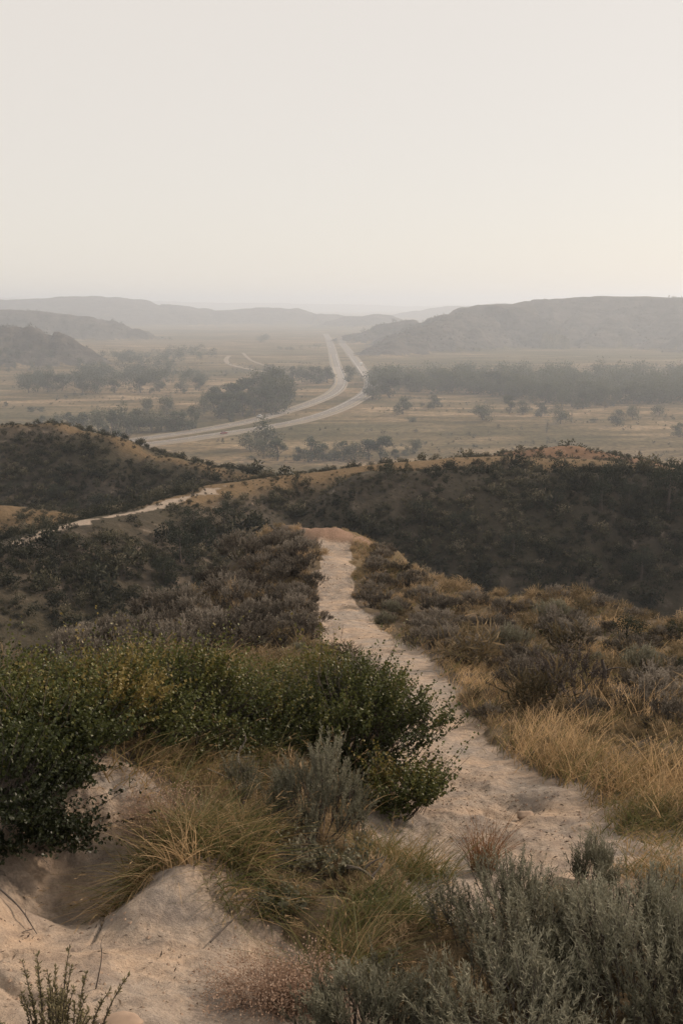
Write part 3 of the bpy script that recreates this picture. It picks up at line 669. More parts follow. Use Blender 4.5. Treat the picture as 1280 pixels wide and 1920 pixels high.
def scatter(name, pts, scale, rotz, tone, meshes, label, cat):
    """stuff: instances of a few clump meshes on points"""
    col = bpy.data.collections.new(name + "_kinds")
    for m in meshes: col.objects.link(bpy.data.objects.new(m.name, m))
    me = bpy.data.meshes.new(name); me.vertices.add(len(pts)); me.vertices.foreach_set("co", np.asarray(pts, np.float32).ravel())
    for nm, v in (("size", scale), ("turn", rotz), ("tone", tone)):
        me.attributes.new(nm, 'FLOAT', 'POINT').data.foreach_set("value", np.asarray(v, np.float32))
    me.attributes.new("which", 'INT', 'POINT').data.foreach_set("value", rng.integers(0, len(meshes), len(pts)).astype(np.int32))
    ng = bpy.data.node_groups.new(name + "_scatter", 'GeometryNodeTree')
    ng.interface.new_socket("Geometry", in_out='INPUT', socket_type='NodeSocketGeometry'); ng.interface.new_socket("Geometry", in_out='OUTPUT', socket_type='NodeSocketGeometry')
    gi, go = ng.nodes.new("NodeGroupInput"), ng.nodes.new("NodeGroupOutput"); ip = ng.nodes.new("GeometryNodeInstanceOnPoints"); ci = ng.nodes.new("GeometryNodeCollectionInfo")
    ci.inputs["Collection"].default_value = col; ci.inputs["Separate Children"].default_value = True; ci.inputs["Reset Children"].default_value = True
    def attr(nm, t):
        x = ng.nodes.new("GeometryNodeInputNamedAttribute"); x.data_type = t; x.inputs["Name"].default_value = nm; return x.outputs["Attribute"]
    cx = ng.nodes.new("ShaderNodeCombineXYZ"); ng.links.new(attr("turn", 'FLOAT'), cx.inputs[2])
    ng.links.new(gi.outputs[0], ip.inputs["Points"]); ng.links.new(ci.outputs[0], ip.inputs["Instance"]); ip.inputs["Pick Instance"].default_value = True
    ng.links.new(attr("which", 'INT'), ip.inputs["Instance Index"]); ng.links.new(cx.outputs[0], ip.inputs["Rotation"]); ng.links.new(attr("size", 'FLOAT'), ip.inputs["Scale"])
    ng.links.new(ip.outputs[0], go.inputs[0])
    o = link(name, me); md = o.modifiers.new("scatter", 'NODES'); md.node_group = ng
    return tag(o, label, cat, kind="stuff")
def clump_mesh(name, seed, quads, leaf, mat, hz=(.4, .75), k=7, wf=.5):
    g = np.random.default_rng(seed); h = g.uniform(*hz); c = rdir(k, g) * np.array([.32, .32, 0]) + np.array([0, 0, 1]) * g.uniform(.08, h * .75, (k, 1)); w = g.integers(0, k, quads)
    d = rdir(quads, g); P = c[w] + d * g.uniform(.08, .24, (quads, 1)); P[:, 2] = np.maximum(P[:, 2], -.05)
    V, Fq = leaves(P, rdir(quads, g) + np.array([0, 0, .7]), leaf * g.uniform(.6, 1.4, quads), leaf * wf, g)
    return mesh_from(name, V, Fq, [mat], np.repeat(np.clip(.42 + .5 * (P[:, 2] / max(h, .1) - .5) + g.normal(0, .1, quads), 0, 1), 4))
def tone_mat(name, stops, transl=.12):
    """leaf colour from the leaf's own tint plus the tone of its clump"""
    m = leaf_mat(name, stops, transl, .85); n = m.node_tree; at = [x for x in n.nodes if x.type == 'ATTRIBUTE'][0]; rp = [x for x in n.nodes if x.type == 'VALTORGB'][0]
    t2 = node(n, "ShaderNodeAttribute", attribute_name="tone"); t2.attribute_type = 'INSTANCER'; ad = node(n, "ShaderNodeMath", operation='ADD')
    n.links.new(at.outputs["Fac"], ad.inputs[0]); n.links.new(t2.outputs["Fac"], ad.inputs[1]); n.links.new(ad.outputs[0], rp.inputs[0]); return m

# ------------------------------------------------------------------ valley trees
def make_tree(name, seed, H=12., W=11., n=1700, leaf=.62, trunk_h=.08, lobes=9, mat=M_cotton, dead=False):
    g = np.random.default_rng(seed); root = bpy.data.objects.new(name, None); C.objects.link(root)
    top = np.array([g.normal(0, .06 * W), g.normal(0, .06 * W), H * .62]); lines = [curve(np.array([0, 0, -.4]), top, np.array([g.normal(0, .04 * W), g.normal(0, .04 * W), 0]), 6)]
    rad = [np.linspace(.035 * H, .012 * H, 6)]; cs = []
    for k in range(lobes):
        a = k * 2.4 + g.uniform(0, .7); rr = W * .5 * g.uniform(.25, .78); z = H * g.uniform(trunk_h + .05, .86); rr *= 1.0 - .45 * max(0, z / H - .6) / .3
        c = np.array([cos(a) * rr, sin(a) * rr, z]); cs.append((c, W * g.uniform(.18, .29)))
        s = lines[0][min(4, 1 + int(4 * z / H * .9))]; limb = curve(s, c, np.array([0, 0, -.05 * H]), 5); lines.append(limb); rad.append(np.linspace(.014 * H, .004 * H, 5))
        if dead:
            for q in range(3): lines.append(curve(limb[2 + q % 3], c + rdir(1, g)[0] * W * .22, rdir(1, g)[0] * .3, 4)); rad.append(np.linspace(.006 * H, .002 * H, 4))
    cs.append((np.array([top[0], top[1], H * .84]), W * .2))
    V, Fq = tubes(lines, rad, 5); link("trunk", mesh_from(name + "_trunk", V, Fq, [M_tbark], smooth=True), root)
    P, T = [], []
    for c, r in cs:
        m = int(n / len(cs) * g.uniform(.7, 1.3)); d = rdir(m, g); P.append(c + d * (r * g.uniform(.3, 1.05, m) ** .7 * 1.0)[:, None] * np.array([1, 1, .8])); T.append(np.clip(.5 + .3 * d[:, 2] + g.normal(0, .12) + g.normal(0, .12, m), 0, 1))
    P = np.vstack(P); T = np.concatenate(T); V, Fq = leaves(P, rdir(len(P), g) + np.array([0, 0, -.1]), leaf * g.uniform(.6, 1.4, len(P)), leaf * .75 * g.uniform(.6, 1.3, len(P)), g)
    link("crown", mesh_from(name + "_crown", V, Fq, [mat], np.repeat(T, 4)), root); return root
tree_protos = [make_tree("cottonwood_tree", 11, 12, 12, lobes=13), make_tree("cottonwood_tree", 12, 12, 10, lobes=11), make_tree("cottonwood_tree", 13, 12, 15, lobes=15, n=1900), make_tree("cottonwood_tree", 14, 12, 8.5, lobes=8), make_tree("cottonwood_tree", 15, 12, 13, lobes=10, n=1500)]
bush_protos = [make_tree("valley_bush", 21, 6, 8, n=700, leaf=.5, trunk_h=.02, lobes=10), make_tree("valley_bush", 22, 6, 6.5, n=650, leaf=.5, trunk_h=.02, lobes=8)]
snag_proto = make_tree("bare_tree", 31, 9, 5, n=26, leaf=.5, lobes=6, dead=True)
protos_used = set()
def place(proto, p, s, rz, label, cat, group=None, sxy=None):
    o = proto if proto.name not in protos_used else copy_tree(proto)
    protos_used.add(proto.name); o.location = p; o.rotation_euler = (0, 0, rz); o.scale = (s if sxy is None else sxy, s if sxy is None else sxy, s)
    tag(o, label, cat, group); return o
def valley_tree(px, py, hpx, label, group, wpx=None, proto=None, kind='tree'):
    p = hit1(px, py, rmin=300); dist = math.hypot(p[0], p[1]); h = hpx * dist / FPX * 1.02
    if proto is None: proto = tree_protos[int(rng.integers(5))] if kind == 'tree' else bush_protos[int(rng.integers(2))]
    baseH = {'tree': 12 * .97, 'bush': 6 * .97, 'snag': 9}[kind]
    bw = max(proto["bw"], 1); s = h / baseH; sxy = s if wpx is None else wpx * dist / FPX / bw
    return place(proto, p + np.array([0, 0, -.1]), s, rng.uniform(0, 6.28), label, 'tree' if kind != 'bush' else 'bush', group, sxy)
for t, w in zip(tree_protos, (12, 10, 15, 8.5, 13)): t["bw"] = w * .92
for t, w in zip(bush_protos, (8, 6.5)): t["bw"] = w * .92
snag_proto["bw"] = 5
FIELD = "scattered trees on the open prairie right of the highway"
for px, py, h, w, lab, k in [
 (755,777,33,38,"round cottonwood standing alone just right of the highway bend", 0), (812,766,25,28,"small cottonwood second from the highway on the right prairie", 1),
 (905,788,28,46,"wide flat-crowned cottonwood alone in the right prairie", 2), (952,776,34,26,"slim cottonwood by the wood edge right of the wide flat-crowned tree", 3),
 (980,778,26,30,"twin-stemmed cottonwood touching the front of the valley wood", 0), (1013,782,26,26,"small round cottonwood above the leaning bare tree", 1),
 (1050,795,36,36,"dense cottonwood beside the bare grey trunk in the prairie", 4), (1155,799,30,30,"pale cottonwood standing alone at the right of the prairie", 0),
 (1185,787,24,28,"broad cottonwood behind the pale one at the right of the prairie", 2), (1272,820,26,26,"cottonwood cut off by the right edge of the picture", 1)]:
    valley_tree(px, py, h, lab, FIELD, w, tree_protos[k])
valley_tree(1024, 812, 30, "leaning bare tree with few leaves, nearest on the right prairie", FIELD, 16, snag_proto, 'snag')
valley_tree(1070, 791, 26, "bare grey trunk right beside the dense prairie cottonwood", FIELD, 14, snag_proto, 'snag')
for px, py, h, w, lab in [(772,792,9,22,"low dark bush below the lone tree by the highway bend"),(1232,782,20,28,"dark round bush at the foot of the wood near the right edge"),(1112,792,7,18,"low bush in the middle of the right prairie"),
 (655,716,29,26,"dark bushy clump standing in the median between the carriageways"),(60,772,9,22,"low dark bush in the left meadow"),(78,772,8,16,"smaller bush beside the low dark one in the left meadow"),(12,762,8,8,"tiny round bush at the left edge of the meadow"),
 (465,785,15,14,"round bush between the highway and the left grove"),(418,833,11,6,"tiny upright shrub below the highway and the red car"),(472,862,8,18,"low dark bush in the near meadow below the highway"),(362,804,42,24,"tall narrow bush at the right end of the grove by the highway"),(433,793,27,18,"pale bush at the front foot of the left grove"),(345,738,9,10,"small bush in the far left meadow"),(285,737,9,10,"round shrub in the far left meadow below the tree row")]:
    valley_tree(px, py, h, lab, "bushes in the valley", w, None, 'bush')
def grove(spots, labfmt, group, hv=1.0):
    pos = [("leftmost",), ("second",), ("third",), ("fourth",), ("fifth",), ("sixth",), ("seventh",), ("eighth",), ("ninth",), ("tenth",), ("eleventh",), ("twelfth",), ("thirteenth",), ("fourteenth",), ("fifteenth",), ("sixteenth",)]
    for i, s in enumerate(sorted(spots)):
        w = s[3] if len(s) > 3 else s[2] * rng.uniform(.75, 1.05)
        lab = labfmt % (pos[i][0] if i == 0 else pos[i][0] + " from left")
        valley_tree(s[0], s[1], s[2] * hv, lab, group, w)
grove([(383,776,40),(408,782,44),(432,785,50),(455,780,46),(478,778,48),(500,772,52),(520,776,66),(536,768,56),(402,766,40),(440,766,48),(490,756,58),(465,760,50),(515,752,62)], "%s green tree of the dense grove left of the highway bend", "grove left of the highway bend")
grove([(505,717,32),(528,717,28),(548,717,30),(566,718,30),(582,718,31),(598,719,32),(614,718,30)], "%s tree in the row ending at the far carriageway", "tree row beside the far carriageway")
grove([(80,806,26),(103,806,30),(130,808,34),(158,812,38),(190,816,46),(214,819,50),(240,817,60),(262,811,44),(285,810,40),(305,808,36),(326,809,38),(345,808,36),(276,778,30),(311,778,33)], "%s tree of the grove behind the dark left hill", "grove behind the left hill")
grove([(500,838,56,50),(470,845,34,44),(520,864,42,36),(492,858,34,34)], "%s tree of the clump on the near side of the highway", "clump on the near side of the highway")
grove([(560,864,26),(585,864,46),(606,865,34),(625,864,30),(643,864,38),(666,865,34),(692,864,40),(717,864,46),(740,862,20),(760,856,18),(777,852,27,30)], "%s tree of the low thicket behind the ridge crest", "thicket behind the ridge crest")
grove([(55,737,36),(90,735,34),(115,734,30),(155,737,32),(180,737,30),(215,738,26),(265,737,30),(300,735,28),(340,735,27),(372,733,26)], "%s tree of the straggling row across the far left meadow", "tree row across the far left meadow")
# front edge of the wood behind the prairie: trees one can tell apart
front = []
for px in np.arange(694, 1290, 19.0):
    base = 742 + 12 * math.sin(px * .013) + (px - 690) * .018 + rng.uniform(-6, 6); front.append((px + rng.uniform(-5, 5), base, rng.uniform(30, 40)))
for i, s in enumerate(front):
    valley_tree(s[0], s[1], s[2], "cottonwood in the front row of the right valley wood, %s from the highway" % ordinal(i + 1), "front row of the valley wood", s[2] * rng.uniform(.8, 1.1))
# the deep wood and far scrub: masses nobody could count
def wood(polys, lab, hts, g, nm="woodland"):
    parts = []; 
    for poly, n, h in polys:
        P = poly_samples(poly, n, g, rmin=400)
        for p in P:
            d = math.hypot(p[0], p[1]); H = h * g.uniform(.75, 1.25); nn = int(np.clip(330 * 900 / d, 80, 380)); c0 = p + np.array([0, 0, H * .5])
            k = 5; cc = c0 + rdir(k, g) * np.array([.33, .33, .28]) * H; q = cc[g.integers(0, k, nn)] + g.normal(0, .15, (nn, 3)) * H
            q[:, 2] = np.maximum(q[:, 2], p[2])
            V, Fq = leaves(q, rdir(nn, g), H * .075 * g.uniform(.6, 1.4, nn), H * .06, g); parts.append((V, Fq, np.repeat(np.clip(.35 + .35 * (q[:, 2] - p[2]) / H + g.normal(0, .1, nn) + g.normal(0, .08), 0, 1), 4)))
    V, Fq, T = merge(parts); tag(link(nm, mesh_from(nm, V, Fq, [M_cotton], T)), lab, "wood", kind="stuff")
g = np.random.default_rng(5)
wood([([(690,712),(800,706),(1280,706),(1420,715),(1420,765),(1280,762),(1000,752),(850,742),(700,728)], 420, 15)], "dense dark wood stretching across the valley to the right", None, g)
wood([([(30,716),(200,706),(390,706),(400,724),(200,730),(30,734)], 80, 12), ([(190,672),(400,655),(415,672),(250,690)], 70, 12)], "hazy belt of trees across the left of the valley", None, g)
wood([([(470,640),(500,638),(502,642),(470,643)], 8, 14), ([(520,656),(600,650),(600,656),(520,660)], 14, 7), ([(150,690),(330,690),(330,705),(150,708)], 40, 11), ([(0,640),(180,690),(60,700),(0,700)], 30, 9)], "scattered far trees fading into the haze", None, g)

M_scrub = tone_mat("far_scrub_leaf", [(0, (0.020, 0.022, 0.014)), (.5, (0.045, 0.045, 0.027)), (1, (0.095, 0.085, 0.050))])
def far_scatter(n, r0, r1, comps, size, dens, nm, lab, meshes, lo=-24, hi=24):
    az = g.uniform(radians(lo), radians(hi), n); r = np.sqrt(g.uniform(r0 ** 2, r1 ** 2, n)); x, y = r * np.sin(az), r * np.cos(az); m, c = ground_m(x, y); z = ground_z(x, y)
    rd = np.minimum(seg_dist(x, y, RA[::2])[0], seg_dist(x, y, RB[::2])[0])
    k = np.isin(c, comps) & (rd > 14) & (sstep(-dens, .3, fbm(x / size / 22, y / size / 22, 4, 66)) > g.random(n)); x, y, z = x[k], y[k], z[k]; q = len(x)
    scatter(nm, np.stack([x, y, z], 1), size * g.lognormal(0, .4, q), g.uniform(0, 6.28, q), g.normal(0, .15, q), meshes, lab, "brush")
far_cl = [clump_mesh("far_scrub", 600 + i, 70, .16, M_scrub, (.6, .9)) for i in range(4)]
far_scatter(16000, 1300, 2700, (4, 5, 6), 3.6, .25, "scrub", "dark juniper scrub speckling the hazy mesas", far_cl)
far_scatter(9000, 430, 1300, (3,), 1.6, .05, "tussocks", "low sage tussocks speckling the valley prairie", far_cl)

# ------------------------------------------------------------------ vehicles
M_glass = plain_mat("dark_car_glass", (0.02, 0.022, 0.025), .1, .1, 1); M_tyre = plain_mat("tyre_rubber", (0.02, 0.02, 0.02), .9, .1, 1)
M_rim = plain_mat("wheel_rim", (.4, .4, .4), .4, .1, 1, .8); M_lamp = plain_mat("headlamp_glass", (.8, .8, .75), .2, .05, 1)
def prism(prof, w0, w1=None):
    """side outline (x,z) extruded across y, narrower at the top by w1"""
    w1 = w1 or w0; pr = np.array(prof, float); zmin, zmax = pr[:, 1].min(), pr[:, 1].max(); k = (pr[:, 1] - zmin) / (zmax - zmin); w = (w0 + (w1 - w0) * k) / 2
    A = np.stack([pr[:, 0], -w, pr[:, 1]], 1); B = np.stack([pr[:, 0], w, pr[:, 1]], 1); n = len(pr)
    return np.vstack([A, B]), n
def prism_mesh(name, prof, w0, w1, mat):
    V, n = prism(prof, w0, w1); me = bpy.data.meshes.new(name)
    faces = [list(range(n))[::-1], list(range(n, 2 * n))] + [[i, (i + 1) % n, n + (i + 1) % n, n + i] for i in range(n)]
    me.from_pydata([tuple(v) for v in V], [], faces); me.materials.append(mat); me.update(); return me
def wheel(parent, x, y, r):
    a = np.linspace(0, 2 * pi, 17)[:-1]; s = 1 if y > 0 else -1
    ring = lambda rr, yy: np.stack([x + rr * np.cos(a), np.full(16, yy), r + rr * np.sin(a)], 1)
    V = np.vstack([ring(r, y - .1), ring(r, y + .1), ring(r * .62, y - .1), ring(r * .62, y + .1)]); i = np.arange(16); j = (i + 1) % 16
    Fq = np.vstack([np.stack([i, j, j + 16, i + 16], 1), np.stack([i, j, j + 32, i + 32], 1), np.stack([i + 16, j + 16, j + 48, i + 48], 1)])
    t = link("wheel", mesh_from("wheel", V, Fq, [M_tyre]), parent)
    V = np.vstack([ring(r * .62, y + s * .07), [[x, y + s * .09, r]]]); link("rim", mesh_from("rim", V, np.stack([i, j, np.full(16, 16)], 1), [M_rim]), t)
def make_car(name, paint, label, p, heading, kind='sedan'):
    root = bpy.data.objects.new(name, None); C.objects.link(root); root.location = p; root.rotation_euler = (0, 0, heading)
    if kind == 'sedan':
        link("body", prism_mesh("body", [(-2.25,.35),(2.25,.35),(2.3,.62),(2.2,.82),(1.1,.98),(-1.5,1.0),(-2.25,.92),(-2.32,.6)], 1.84, 1.70, paint), root)
        link("window", prism_mesh("window", [(1.08,.97),(.35,1.36),(-1.0,1.38),(-1.62,.99)], 1.66, 1.28, M_glass), root)
        link("roof", prism_mesh("roof", [(.42,1.355),(.32,1.43),(-.95,1.45),(-1.08,1.37)], 1.30, 1.22, paint), root); wx, R = (1.42, -1.38), .34
    elif kind == 'suv':
        link("body", prism_mesh("body", [(-2.3,.42),(2.3,.42),(2.35,.8),(2.2,1.05),(1.1,1.16),(-2.3,1.2),(-2.35,.7)], 1.92, 1.84, paint), root)
        link("window", prism_mesh("window", [(1.1,1.15),(.45,1.68),(-2.1,1.70),(-2.3,1.19)], 1.82, 1.5, M_glass), root)
        link("roof", prism_mesh("roof", [(.55,1.67),(.42,1.78),(-2.0,1.8),(-2.16,1.69)], 1.52, 1.46, paint), root); wx, R = (1.45, -1.42), .38
    else:
        link("cargo_box", prism_mesh("cargo_box", [(-3.6,.9),(1.2,.9),(1.2,3.4),(-3.6,3.4)], 2.4, 2.4, paint), root)
        link("cab", prism_mesh("cab", [(1.3,.6),(3.4,.6),(3.45,1.3),(2.7,1.5),(2.2,2.4),(1.3,2.45)], 2.15, 1.95, paint), root)
        link("window", prism_mesh("window", [(2.74,1.52),(2.30,2.3),(2.24,2.3),(2.66,1.52)], 2.0, 1.9, M_glass), root)
        link("chassis", prism_mesh("chassis", [(-3.6,.55),(1.3,.55),(1.3,.88),(-3.6,.88)], 1.2, 1.2, M_tyre), root); wx, R = (2.5, -2.3), .48
    hw = {'sedan': .84, 'suv': .88, 'truck': 1.0}[kind]
    for x in wx:
        for s in (-1, 1): wheel(root, x, s * hw, R)
    fx = {'sedan': 2.27, 'suv': 2.33, 'truck': 3.44}[kind]; fz = {'sedan': .68, 'suv': .88, 'truck': 1.05}[kind]
    for s in (-1, 1): link("headlight", box_mesh("headlight", (fx - .04, s * hw * .72 - .18, fz - .08), (fx + .05, s * hw * .72 + .18, fz + .08), M_lamp), root)
    tag(root, label, "truck" if kind == 'truck' else "car", "vehicles on the highway")
def road_spot(Q, px, py, off):
    P = valley_pts([(px, py)])[0]; k = int(np.argmin(np.linalg.norm(Q - P, axis=1))); t = Q[min(k + 1, len(Q) - 1)] - Q[k - 1]; a = math.atan2(t[1], t[0]); nn = np.array([-sin(a), cos(a)])
    p = Q[k] + nn * off; return (p[0], p[1], float(max(ground_z(Q[k, 0], Q[k, 1]), VZ - .3)) + .47), a
P_red = plain_mat("red_car_paint", (0.20, 0.035, 0.035), .3, .08, 1); P_white = plain_mat("white_vehicle_paint", (.8, .79, .76), .35, .04, 1); P_silver = plain_mat("silver_car_paint", (.55, .55, .55), .3, .05, 1, .4)
p, a = road_spot(QA, 420, 813, -1.8); make_car("car", P_red, "dark red car on the near carriageway below the grove", p, a, 'sedan')
p, a = road_spot(QA, 671, 686, -1.8); make_car("truck", P_white, "white box truck on the bridge of the near carriageway", p, a, 'truck')
p, a = road_spot(QB, 498, 783, 1.8); make_car("car", P_silver, "silver car on the far carriageway above the clump of trees", p, a + pi, 'suv')
p, a = road_spot(QB, 621, 652, 1.8); make_car("car", P_white, "white car farthest away where the highway meets the haze", p, a + pi, 'suv')
# ------------------------------------------------------------------ midground ridge: junipers and brush
def make_juniper(name, seed, H=4., W=2.6, n=1500, leaf=.22, round_=False):
    g = np.random.default_rng(seed); root = bpy.data.objects.new(name, None); C.objects.link(root)
    V, Fq = tubes([curve(np.array([0, 0, -.4]), np.array([.05, .03, H * .8]), np.array([.1, .05, 0]), 5)], [np.linspace(.05 * H, .012 * H, 5)], 5)
    link("trunk", mesh_from(name + "_trunk", V, Fq, [M_bark], smooth=True), root)
    k = 26; zz = g.uniform(.12, .92, k); rr = (np.sqrt(1 - zz * .98) if not round_ else np.sqrt(np.clip(1 - (zz * 1.15 - .35) ** 2, .05, 1))) * W * .5 * g.uniform(.55, 1.0, k); a = g.uniform(0, 2 * pi, k)
    cen = np.stack([np.cos(a) * rr * .8, np.sin(a) * rr * .8, zz * H], 1); lr = W * g.uniform(.13, .24, k)
    w = g.integers(0, k, n); d = rdir(n, g); P = cen[w] + d * (lr[w] * g.uniform(.4, 1.05, n))[:, None]; P[:, 2] = np.maximum(P[:, 2], .03)
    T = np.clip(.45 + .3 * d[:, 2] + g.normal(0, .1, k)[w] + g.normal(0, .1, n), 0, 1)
    V, Fq = leaves(P, rdir(n, g) + np.array([0, 0, .6]), leaf * g.uniform(.6, 1.4, n), leaf * .5, g)
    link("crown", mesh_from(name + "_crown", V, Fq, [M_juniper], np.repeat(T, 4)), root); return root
jun = [make_juniper("juniper", 51), make_juniper("juniper", 52, 4, 3.4), make_juniper("juniper", 53, 4, 4.4, round_=True)]
def juniper(px, py, hpx, wpx, k, label, group="junipers on the ridge behind the knoll", **kw):
    p = hit1(px, py, rmin=kw.get('rmin', 36)); d = math.hypot(p[0], p[1]); s = hpx * d / FPX / 4; sx = wpx * d / FPX / (2.6, 3.4, 4.4)[k]
    place(jun[k], p - np.array([0, 0, .15]), s, rng.uniform(0, 6), label, "juniper", group, sx)
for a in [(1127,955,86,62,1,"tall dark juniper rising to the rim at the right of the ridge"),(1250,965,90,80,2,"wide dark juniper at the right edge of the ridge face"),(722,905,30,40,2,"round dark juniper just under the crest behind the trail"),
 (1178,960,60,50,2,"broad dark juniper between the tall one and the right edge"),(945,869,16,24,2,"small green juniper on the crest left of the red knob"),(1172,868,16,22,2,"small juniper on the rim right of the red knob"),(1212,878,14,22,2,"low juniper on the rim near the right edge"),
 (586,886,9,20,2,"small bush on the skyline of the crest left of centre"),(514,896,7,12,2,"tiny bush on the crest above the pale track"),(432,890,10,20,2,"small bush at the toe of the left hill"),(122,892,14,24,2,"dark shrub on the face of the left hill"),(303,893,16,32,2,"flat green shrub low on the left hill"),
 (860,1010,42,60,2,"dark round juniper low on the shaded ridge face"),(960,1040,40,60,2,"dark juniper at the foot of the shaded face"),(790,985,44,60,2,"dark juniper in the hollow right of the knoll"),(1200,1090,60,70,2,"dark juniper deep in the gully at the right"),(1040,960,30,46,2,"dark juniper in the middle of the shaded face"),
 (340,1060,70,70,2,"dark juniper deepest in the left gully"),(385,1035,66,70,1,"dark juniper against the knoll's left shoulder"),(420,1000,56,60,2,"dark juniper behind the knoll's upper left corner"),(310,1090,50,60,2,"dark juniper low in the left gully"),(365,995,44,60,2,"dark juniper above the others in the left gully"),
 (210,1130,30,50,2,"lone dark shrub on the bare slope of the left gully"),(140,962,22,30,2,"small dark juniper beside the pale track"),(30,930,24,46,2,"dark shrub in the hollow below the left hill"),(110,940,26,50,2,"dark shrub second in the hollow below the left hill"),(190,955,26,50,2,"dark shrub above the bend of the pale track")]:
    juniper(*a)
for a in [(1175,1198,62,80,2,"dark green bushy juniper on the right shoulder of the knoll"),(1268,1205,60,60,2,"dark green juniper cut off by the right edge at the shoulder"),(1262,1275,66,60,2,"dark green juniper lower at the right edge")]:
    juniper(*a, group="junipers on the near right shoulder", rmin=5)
# brush: thousands of low shrubs that read as one mass
g = np.random.default_rng(77)
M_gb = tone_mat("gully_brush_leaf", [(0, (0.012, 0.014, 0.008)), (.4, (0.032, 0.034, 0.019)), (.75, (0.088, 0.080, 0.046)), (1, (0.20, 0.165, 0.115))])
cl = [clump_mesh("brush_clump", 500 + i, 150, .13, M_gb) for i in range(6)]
def brush(n, r0, r1, dens, lab, size, nm="brush", tsh=0.0, aw=27):
    az = g.uniform(radians(-aw), radians(aw), n); r = np.sqrt(g.uniform(r0 ** 2, r1 ** 2, n)); x, y = r * np.sin(az), r * np.cos(az)
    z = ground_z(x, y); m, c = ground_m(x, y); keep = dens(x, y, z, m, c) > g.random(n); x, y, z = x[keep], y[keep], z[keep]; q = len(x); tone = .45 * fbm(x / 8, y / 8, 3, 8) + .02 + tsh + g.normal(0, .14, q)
    scatter(nm, np.stack([x, y, z], 1), size * g.lognormal(0, .45, q), g.uniform(0, 6.28, q), tone, cl, lab, "brush")
def dens1(x, y, z, m, c):
    pat = sstep(-.45, .2, fbm(x / 10, y / 10, 4, 7)); top = np.clip(1 - m[:, 2] * 1.0, 0, 1) * np.clip(1 - m[:, 1] * 1.2, 0, 1) * (1 - np.clip(m[:, 0] * 1.2, 0, 1))
    return ((c == 1) | (c == 2)) * (.12 + .88 * pat) * top * np.where(c == 2, .75, 1) * sstep(.8, 4.5, np.minimum(seg_dist(x, y, [(*p[:2], 1) for p in LEFTHILL])[0] - 1.5, np.minimum(seg_dist(x, y, [(*p[:2], 1) for p in KNOB])[0] - 3, seg_dist(x, y, [(*p[:2], 1) for p in MIDRIDGE])[0])) + 2.5 * fbm(x / 5, y / 5, 3, 19))
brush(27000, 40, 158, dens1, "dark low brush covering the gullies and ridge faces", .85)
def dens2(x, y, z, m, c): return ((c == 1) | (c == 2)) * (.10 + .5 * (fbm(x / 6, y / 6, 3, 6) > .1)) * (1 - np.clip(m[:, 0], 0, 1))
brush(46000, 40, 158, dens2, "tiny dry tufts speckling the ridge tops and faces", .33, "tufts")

M_tuft = tone_mat("dry_tuft_leaf", [(0, (0.055, 0.046, 0.026)), (.4, (0.14, 0.106, 0.058)), (.75, (0.26, 0.19, 0.11)), (1, (0.42, 0.31, 0.19))], .3)
cl = [clump_mesh("tuft_clump", 520 + i, 190, .34, M_tuft, (.6, .9), 6, .09) for i in range(5)]
def dens3(x, y, z, m, c):
    return (c == 0) * (1 - np.clip(m[:, 0] * 1.6, 0, 1)) * (1 - np.clip(m[:, 1] * 1.3, 0, 1)) * (.25 + .75 * sstep(-.3, .3, fbm(x * .8, y * .8, 3, 17)))
brush(16000, 8.5, 46, dens3, "small dry tufts covering the knoll between the shrubs", .17, "knoll_tufts", .12, 40)
brush(6500, 2.3, 9, dens3, "tiny dry tufts and weeds on the bare soil close by", .075, "near_tufts", .05, 42)
cl = [clump_mesh("slope_brush", 540 + i, 150, .13, M_gb) for i in range(4)]
brush(2600, 17, 55, lambda x, y, z, m, c: dens3(x, y, z, m, c) * ((x < -2.5) & (z < -7.5) | (z < -8.5)) * .8, "dark brush on the steep flanks of the knoll", .75, "flank_brush")

# ------------------------------------------------------------------ sagebrush on the knoll
mid_sage = [make_bush("sagebrush", 100 + i, .44, .36, 13, 300, 14, (.042, .015, 'sage'), M_sageb, spike=.09, up=.5) for i in range(4)] + \
           [make_bush("sagebrush", 110 + i, .42, .34, 10, 220, 14, (.044, .015, 'sage'), M_sageb, spike=.10, up=.65) for i in range(2)]
grey_sage = [make_bush("sagebrush", 120 + i, .42, .40, 12, 260, 16, (.042, .013, 'sage'), M_sage, spike=.12, up=.72) for i in range(2)]
def sage(px, py, wpx, label, group, protos=None, hs=1.0, rmin=4.0):
    p = hit1(px, py, rmin=rmin, rmax=60)
    if np.isnan(p[0]): return
    d = math.hypot(p[0], p[1]); s = wpx * d / FPX / .95; proto = (protos or mid_sage)[int(rng.integers(len(protos or mid_sage)))]
    place(proto, p - np.array([0, 0, .03]), s * hs, rng.uniform(0, 6.28), label, "shrub", group, s)
RG, LG = "sagebrush on the knoll right of the trail", "sagebrush on the knoll left of the trail"
